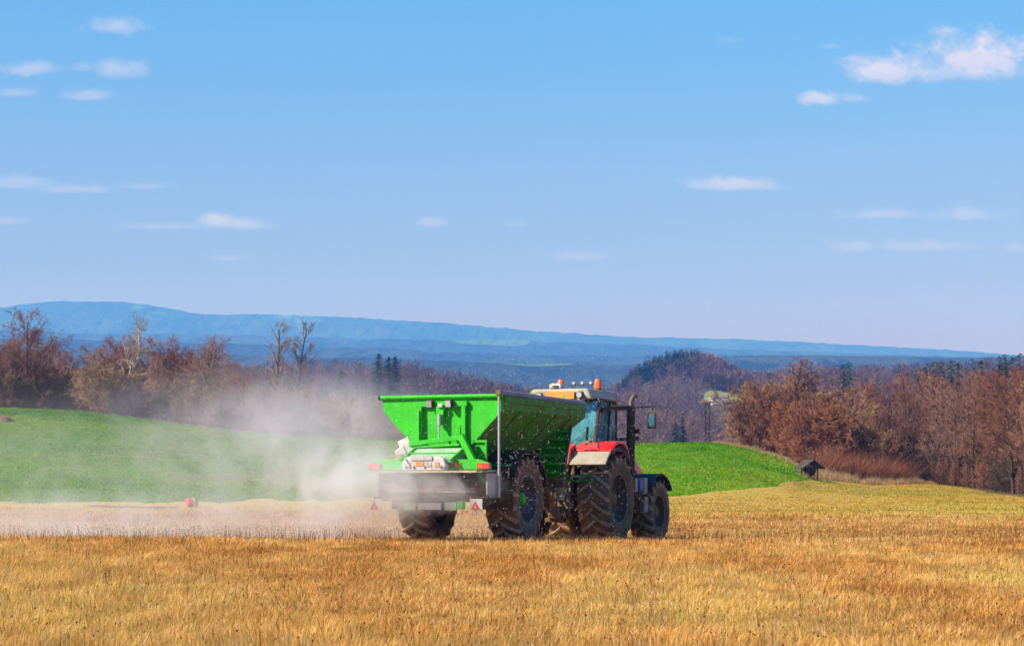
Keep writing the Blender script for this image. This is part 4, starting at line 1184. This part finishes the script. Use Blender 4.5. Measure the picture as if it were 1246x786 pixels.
for k in range(11):
    x = random.uniform(-.35, .9); x2 = random.uniform(-.3, .5); z = random.uniform(1.0, 1.7)
    m.tube([(x, 3.1, z), (x * .8, 3.5, z - .35 + random.uniform(-.2, .3)), (x2, 4.0, .9 + random.uniform(-.15, .4)), (x2, 4.5, 1.2 + random.uniform(0, .3))], .018, 6)
part(m, 'hydraulic_hose', m_black, bevel=0)
m = MB()
for k in range(4): m.tube([(.35 + k * .14, 3.15, 1.45 - k * .02), (.40 + k * .14, 3.3, .9), (.42 + k * .14, 3.25, .45)], .022, 6)
m.box((.75, 3.0, 1.12), (.16, .12, .5)); m.box((.6, 3.1, .55), (.14, .12, .22)); part(m, 'jack_stand', paint('rusty_fittings', (.20, .13, .08), .6, .5))

# ------------------------------------------------------------------ tractor
T = empty('tractor', (1.16, 50.63, -.24), (R(-2.2), R(-.4), YAW))
tag(T, 'red farm tractor with two orange beacons pulling the green spreader', 'tractor')
def tp(mb, name, m, parent=None, bevel=.008, smooth=False): return mb.build(name, m, parent or T, bevel=bevel, smooth=smooth)
RR, RF = .95, .72
for s in (-1, 1):
    make_wheel(T, (s * .93, 0, RR), RR, .66, .56, 19, s, m_rimd, m_iron, hubr=.2, rot=.25 * s)
    make_wheel(T, (s * .98, 2.78, RF), RF, .52, .40, 17, s, m_rimd, m_iron, hubr=.17, rot=.15 * s)
# rear fenders: pale lower lip, red top
for s in (-1, 1):
    m = MB(); m.arc(0, RR, 1.10, 38, 60, s * .40, s * 1.24, .05, 8); f_ = tp(m, 'fender_lip', m_grey, bevel=.01, smooth=True)
    m = MB(); m.arc(0, RR, 1.13, 59.5, 150, s * .36, s * 1.29, .06, 24, rfun=lambda t: 1.13 + .05 * math.sin(math.pi * min(1, t * 1.4)),
                    xfun=lambda t, s=s: (s * .42, s * (1.27 - .25 * max(0, t - .55)))); f_ = tp(m, 'rear_fender', m_red, bevel=.015, smooth=True)
    m = MB(); m.arc(0, RR, 1.02, 61, 150, s * 1.20, s * 1.24, .09, 20); m.build('fender_edge', m_black, f_)
    m = MB(); m.hexa([(s * .62, -.62, 1.98), (s * .98, -.62, 1.98), (s * .92, -.30, 2.09), (s * .68, -.30, 2.09), (s * .70, -.55, 2.10), (s * .90, -.55, 2.10), (s * .86, -.34, 2.16), (s * .74, -.34, 2.16)]); m.build('fender_lamp', m_lred, f_)
    m = MB(); m.arc(0, RR, 1.00, 20, 150, s * .40, s * .44, .1, 20); tp(m, 'fender_inner', m_black, bevel=0)
m = MB(); m.tube([(.66, -.36, 2.12), (.66, -.36, 2.19)], [.10, .07], 16); tp(m, 'filler_cap', m_iron, bevel=0, smooth=True)
# body
m = MB(); m.box((0, .1, .95), (.62, 1.1, .7)); m.tube([(-.65, 0, RR), (.65, 0, RR)], .17, 14); m.box((0, 1.4, .95), (.5, 2.0, .6)); m.tube([(-.75, 2.78, RF), (.75, 2.78, RF)], .11, 12)
m.box((0, 2.9, .95), (.5, 1.3, .5)); tp(m, 'transmission', m_iron)
m = MB()
m.prism([(1.38, 1.15), (3.75, 1.10), (3.86, 1.35), (3.78, 1.72), (3.3, 1.95), (1.38, 2.06)], 'X', -.47, .47); tp(m, 'bonnet', m_red, bevel=.06)
m = MB()
for s in (-1, 1): m.box((s * .475, 2.6, 1.5), (.012, 1.5, .34))
tp(m, 'grille', m_black)
m = MB(); m.box((0, 3.95, .85), (.7, .35, .5)); tp(m, 'front_weight', m_iron)
# cab
def P8(z, xr, xf_, y0, y1): return [(-xr, y0, z), (xr, y0, z), (xf_, y1, z), (-xf_, y1, z)]
cb = P8(1.95, .74, .66, -.27, 1.34); ct = P8(3.08, .84, .72, -.20, 1.18)
def pane(b, t_, i, j, off=0.02):
    b0, b1, t0, t1 = Vector(b[i]), Vector(b[j]), Vector(t_[i]), Vector(t_[j])
    nrm = (b1 - b0).cross(t0 - b0).normalized() * off
    q = [b0, b1, t1, t0]
    return [tuple(v) for v in q] + [tuple(v + nrm * .4) for v in q]
for nm, i, j in (('rear_window', 0, 1), ('side_window', 1, 2), ('windscreen', 2, 3), ('side_window', 3, 0)):
    q = pane(cb, ct, i, j); m = MB(); m.hexa(q); tp(m, nm, m_glass, bevel=0)
m = MB()
for i in range(4): m.bar(cb[i], ct[i], .06, .07)
for z_, c4 in ((0, cb), (1, ct)):
    for i in range(4): m.bar(c4[i], c4[(i + 1) % 4], .05, .06)
m.bar((.72, .62, 1.95), (.79, .62, 3.05), .05, .05); m.bar((-.72, .62, 1.95), (-.79, .62, 3.05), .05, .05)
tp(m, 'cab_frame', m_black)
m = MB(); m.box((0, .55, 1.62), (1.40, 1.70, .64)); tp(m, 'cab_floor', m_black)
m = MB(); m.box((0, .15, 1.85), (.5, .5, .14)); m.box((0, -.08, 2.18), (.48, .12, .62), (-6, 0, 0)); m.box((0, -.10, 2.55), (.28, .09, .18)); tp(m, 'seat', m_navy, bevel=.03)
m = MB(); m.tube([(0, 1.1, 1.6), (0, .78, 2.15)], .03, 8); m.lathe([(-.015, .20), (0, .215), (.015, .20), (0, .185)], 24, 'Z', (0, .76, 2.17), closed=True); tp(m, 'steering_wheel', m_black, bevel=0)
# console and handles seen through the glass
m = MB(); m.box((.42, .5, 1.9), (.2, .7, .4)); m.box((.6, 1.05, 2.35), (.24, .05, .3)); m.box((.35, 1.2, 1.9), (.5, .25, .5)); tp(m, 'console', m_black)
# roof
m = MB()
m.hexa([(-.78, -.44, 3.08), (.74, -.44, 3.08), (.86, 1.25, 3.12), (-.86, 1.25, 3.12), (-.66, -.36, 3.32), (.62, -.36, 3.32), (.76, 1.15, 3.33), (-.76, 1.15, 3.33)])
tp(m, 'roof', m_roof, bevel=.05)
m = MB()
m.hexa([(-.80, -.47, 3.05), (.62, -.47, 3.05), (.62, -.40, 3.05), (-.80, -.40, 3.05), (-.66, -.44, 3.27), (.52, -.44, 3.27), (.52, -.30, 3.27), (-.66, -.30, 3.27)])
rt = tp(m, 'roof_rear_trim', m_cream, bevel=.03)
m = MB(); m.box((.04, -.485, 3.16), (.66, .06, .16), (-8, 0, 0)); m.build('amber_panel', m_amber, rt)
m = MB(); m.box((-.52, -.475, 3.16), (.22, .045, .10), (-8, 0, 0)); m.build('vent', m_iron, rt)
for x in (-.44, .49):
    m = MB(); m.tube([(x, -.42, 3.165), (x, -.53, 3.165)], .072, 16); w_ = m.build('roof_work_light', m_black, T, smooth=True)
    m = MB(); m.tube([(x, -.53, 3.165), (x, -.54, 3.165)], .06, 16); m.build('lens', m_lamp, w_)
for x in (-.30, .57):
    m = MB(); m.tube([(x, .45, 3.30), (x, .45, 3.36)], .085, 16); b_ = m.build('beacon', m_black, T, smooth=True)
    m = MB(); m.lathe([(3.36, .085), (3.40, .09), (3.53, .078), (3.57, .06), (3.575, 0)], 20, 'Z', (x, .45, 0)); m.build('beacon_lens', m_orange, b_, smooth=True)
m = MB(); m.box((-.14, -.22, 3.375), (.27, .24, .09)); m.box((-.14, -.22, 3.425), (.20, .18, .03)); g_ = tp(m, 'satellite_receiver', m_white, bevel=.02)
m = MB(); m.box((-.12, -.345, 3.36), (.14, .01, .06)); m.build('receiver_front', m_black, g_)
m = MB(); m.bar((-.30, 1.0, 3.50), (.50, 1.0, 3.50), .025, .025); m.bar((.50, 1.0, 3.29), (.50, 1.0, 3.51), .02, .02); m.bar((-.25, 1.0, 3.29), (-.25, 1.0, 3.5), .02, .02); lb = tp(m, 'light_bar', m_black, bevel=0)
for k in range(4):
    m = MB(); m.tube([(-.2 + k * .2, .96, 3.535), (-.2 + k * .2, 1.04, 3.535)], .035, 10); m.build('bar_lamp', m_lamp, lb)
m = MB(); m.tube([(.50, .3, 3.3), (.50, .3, 3.80)], .006, 5); tp(m, 'aerial', m_black, bevel=0)
# exhaust stack
m = MB(); m.tube([(.95, 1.55, 1.15), (.95, 1.55, 3.0)], .095, 16); e_ = tp(m, 'exhaust_stack', m_black, bevel=0, smooth=True)
m = MB(); m.tube([(.95, 1.55, 2.98), (.95, 1.55, 3.12), (.965, 1.57, 3.19), (1.01, 1.62, 3.26)], [.07, .062, .060, .058], 14); m.build('exhaust_pipe', paint('worn_chrome', (.34, .30, .26), .3, .45, (.10, .07, .05), metal=.9), e_, smooth=True)
m = MB(); m.tube([(1.008, 1.618, 3.257), (1.030, 1.642, 3.29)], .06, 14); m.build('pipe_mouth', m_black, e_)
m = MB(); m.box((1.08, 1.55, 2.48), (.14, .08, .10)); m.box((1.07, 1.55, 2.32), (.12, .08, .08)); m.bar((.55, 1.38, 2.30), (.9, 1.5, 2.30), .06, .06); m.build('stack_bracket', m_black, e_)
# mirrors
for s in (-1, 1):
    m = MB(); m.tube([(s * .84, -.05, 2.86), (s * 1.0, .25, 2.92), (s * 1.2, .6, 2.95)], [.05, .06, .045], 8); m.tube([(s * 1.2, .6, 2.95), (s * 1.62, .95, 2.98), (s * 1.66, .97, 2.94), (s * 1.66, .97, 2.86)], .014, 8)
    a_ = tp(m, 'mirror_arm', m_black, bevel=0, smooth=True)
    m = MB(); m.box((s * 1.64, .97, 2.68), (.20, .07, .35)); h_ = m.build('mirror_housing', m_black, a_, bevel=.03)
    m = MB(); m.box((s * 1.64, .932, 2.68), (.14, .01, .28)); m.build('mirror_glass', paint('mirror_glass', (.12, .36, .34), .08, .05, metal=.8), a_, bevel=.01)
# front fenders
for s in (-1, 1):
    m = MB(); m.arc(2.78, RF, .84, 40, 148, s * .72, s * 1.27, .02, 22, rfun=lambda t: .84 + .10 * max(0, t - .62) ** 1.0 * 2)
    tp(m, 'front_fender', m_navy, bevel=0, smooth=True)
    m = MB(); m.bar((s * .45, 2.7, 1.1), (s * .95, 2.78, 1.54), .05, .05); tp(m, 'fender_stay', m_black)
# steps, tank, tool boxes between the axles
m = MB(); m.box((.86, 1.42, 1.05), (.42, .62, .62)); m.box((-.86, 1.42, .95), (.42, 1.0, .72)); tp(m, 'fuel_tank', m_black, bevel=.04)
m = MB(); m.box((1.12, 1.30, 1.28), (.12, .18, .30)); tp(m, 'filter_canister', m_grey)
m = MB(); m.box((1.14, 1.62, 1.30), (.10, .17, .26)); tp(m, 'blue_label', m_blue)
m = MB(); m.box((1.14, 1.86, 1.28), (.14, .24, .36)); m.box((1.14, 1.94, .86), (.12, .26, .36)); tp(m, 'battery_box', m_grey, bevel=.02)
m = MB(); m.box((1.19, 1.44, .98), (.02, .06, .05)); tp(m, 'side_marker', m_orange)
m = MB()
for y in (1.48, 1.82): m.bar((1.14, y, .42), (1.14, y, 1.1), .03, .03)
for z in (.42, .68, .94): m.box((1.14, 1.65, z), (.16, .36, .03))
tp(m, 'cab_step', m_iron)
# rear linkage and hitch clutter
m = MB()
for s in (-1, 1):
    m.bar((s * .35, -.3, .75), (s * .42, -1.25, .60), .05, .09); m.bar((s * .38, -.35, 1.55), (s * .40, -.95, .68), .045, .06)
    m.tube([(s * .34, -.45, 1.62), (s * .36, -.55, 1.0)], .05, 10)
m.bar((0, -.4, 1.25), (0, -1.0, 1.35), .06, .06); m.box((0, -.5, .6), (.3, .35, .35)); m.box((0, -.75, .48), (.12, .7, .08))
tp(m, 'rear_linkage', m_iron)
m = MB()
for k in range(9):
    x = -.3 + k * .09
    m.tube([(x, -.42, 1.50 + .03 * (k % 3)), (x + .05, -.62, 1.62 - .1 * (k % 4)), (x + .08, -.9, 1.2), (x * .7, -1.25, 1.05)], .016, 6)
tp(m, 'hydraulic_hose', m_black, bevel=0)
m = MB(); m.box((.10, -.40, 1.45), (.6, .16, .22)); m.box((.30, -.44, 1.62), (.12, .1, .16)); m.box((-.05, -.44, 1.25), (.2, .1, .16)); tp(m, 'coupler_block', paint('muddy_couplers', (.22, .14, .08), .6, .5))
m = MB(); m.hexa([(.28, -.98, 1.55), (.40, -.98, 1.55), (.40, -.50, 1.75), (.28, -.50, 1.75), (.28, -.80, 2.0), (.40, -.80, 2.0), (.40, -.45, 2.12), (.28, -.45, 2.12)]); tp(m, 'fender_bracket', m_red)
m = MB(); m.bar((.25, -1.02, 1.30), (.95, -1.02, 1.30), .035, .04); tp(m, 'green_stay', m_greend)
m = MB(); m.tube([(.33, -.30, 1.5), (.38, -.42, 1.75), (.55, -.30, 2.05), (.58, -.26, 2.5)], .018, 6); tp(m, 'grab_rail', m_black, bevel=0)

# ------------------------------------------------------------------ dust and flying granules
def dust():
    m, t, out = mat('fertilizer_dust')
    g = N(t, 'ShaderNodeTexCoord').outputs['Object']
    def blob(c, r, p, k):
        d = N(t, 'ShaderNodeVectorMath', {0: g, 1: c}, operation='SUBTRACT').outputs[0]
        d = N(t, 'ShaderNodeVectorMath', {0: d, 1: (1 / r[0], 1 / r[1], 1 / r[2])}, operation='MULTIPLY').outputs[0]
        l = N(t, 'ShaderNodeVectorMath', {0: d}, operation='LENGTH').outputs['Value']
        q = M_(t, 'SUBTRACT', 1.0, l, clamp=True)
        return M_(t, 'MULTIPLY', M_(t, 'POWER', q, p), k)
    parts = [blob((-2.9, 44.3, 1.05), (2.1, 1.3, 1.0), 1.3, 2.1),
             blob((-2.1, 43.45, 1.35), (1.3, .5, .6), 1.1, .8),
             blob((-3.7, 46.2, 2.2), (2.6, 1.8, 1.35), 1.3, .36),
             blob((-1.9, 43.8, .95), (1.5, .5, .5), 1.2, 2.2),
             blob((-5.0, 46.5, 1.5), (4.0, 2.6, 1.7), 1.3, .25),
             blob((-1.5, 43.55, 1.0), (1.6, .45, .52), .9, 1.1),
             blob((-5.0, 51.0, 2.6), (4.5, 3.0, 1.4), 1.3, .15),
             blob((-8.0, 51.5, .0), (9.0, 5.0, 1.0), .8, .19),
             blob((-9.5, 50.5, 1.3), (5.0, 3.5, 2.3), 1.1, .085)]
    s = parts[0]
    for q in parts[1:]: s = M_(t, 'ADD', s, q)
    n1 = N(t, 'ShaderNodeTexNoise', {'Vector': g, 'Scale': 1.1, 'Detail': 6.0, 'Roughness': 0.65, 'Distortion': 0.7}).outputs[0]
    f = N(t, 'ShaderNodeMapRange', {0: n1, 1: .38, 2: .64, 3: 0.08, 4: 1.85}, interpolation_type='SMOOTHSTEP').outputs[0]
    v = N(t, 'ShaderNodeVolumePrincipled', {'Color': (0.99, 0.99, 1.0, 1), 'Absorption Color': (1, 1, 1, 1), 'Density': M_(t, 'MULTIPLY', s, f), 'Anisotropy': 0.1})
    t.links.new(v.outputs[0], out.inputs['Volume'])
    try: m.volume_intersection_method = 'ACCURATE'
    except Exception: pass
    b = MB(); b.box((-7.2, 48.3, 1.75), (17.2, 11.2, 5.1))
    o = b.build('dust_cloud', m)
    tag(o, kind='stuff', label='pale fertilizer dust drifting left from the spreader')
dust()
def granules():
    n = 5000
    k = rng.uniform(0, 1, n)
    c = np.where((k < .55)[:, None], np.array([[-1.0, 44.0, 1.3]]), np.array([[1.8, 47.5, 2.0]]))
    sd_ = np.where((k < .55)[:, None], np.array([[1.8, 1.4, .8]]), np.array([[3.4, 2.0, 1.1]]))
    P = c + rng.normal(0, 1, (n, 3)) * sd_
    P = P[P[:, 2] > .15]; n = len(P)
    r = rng.uniform(.003, .0075, n)
    o6 = np.array([(1, 0, 0), (-1, 0, 0), (0, 1, 0), (0, -1, 0), (0, 0, 1), (0, 0, -1)], float)
    V_ = (P[:, None, :] + o6[None] * r[:, None, None]).reshape(-1, 3)
    f8 = np.array([(0, 2, 4), (2, 1, 4), (1, 3, 4), (3, 0, 4), (2, 0, 5), (1, 2, 5), (3, 1, 5), (0, 3, 5)])
    F_ = (np.arange(n)[:, None, None] * 6 + f8[None]).reshape(-1, 3)
    tag(np_mesh('fertilizer_granules', V_, F_, paint('white_granules', (.85, .85, .85), .6, 0.0)), kind='stuff', label='white fertilizer granules flying through the air round the spreader')
granules()
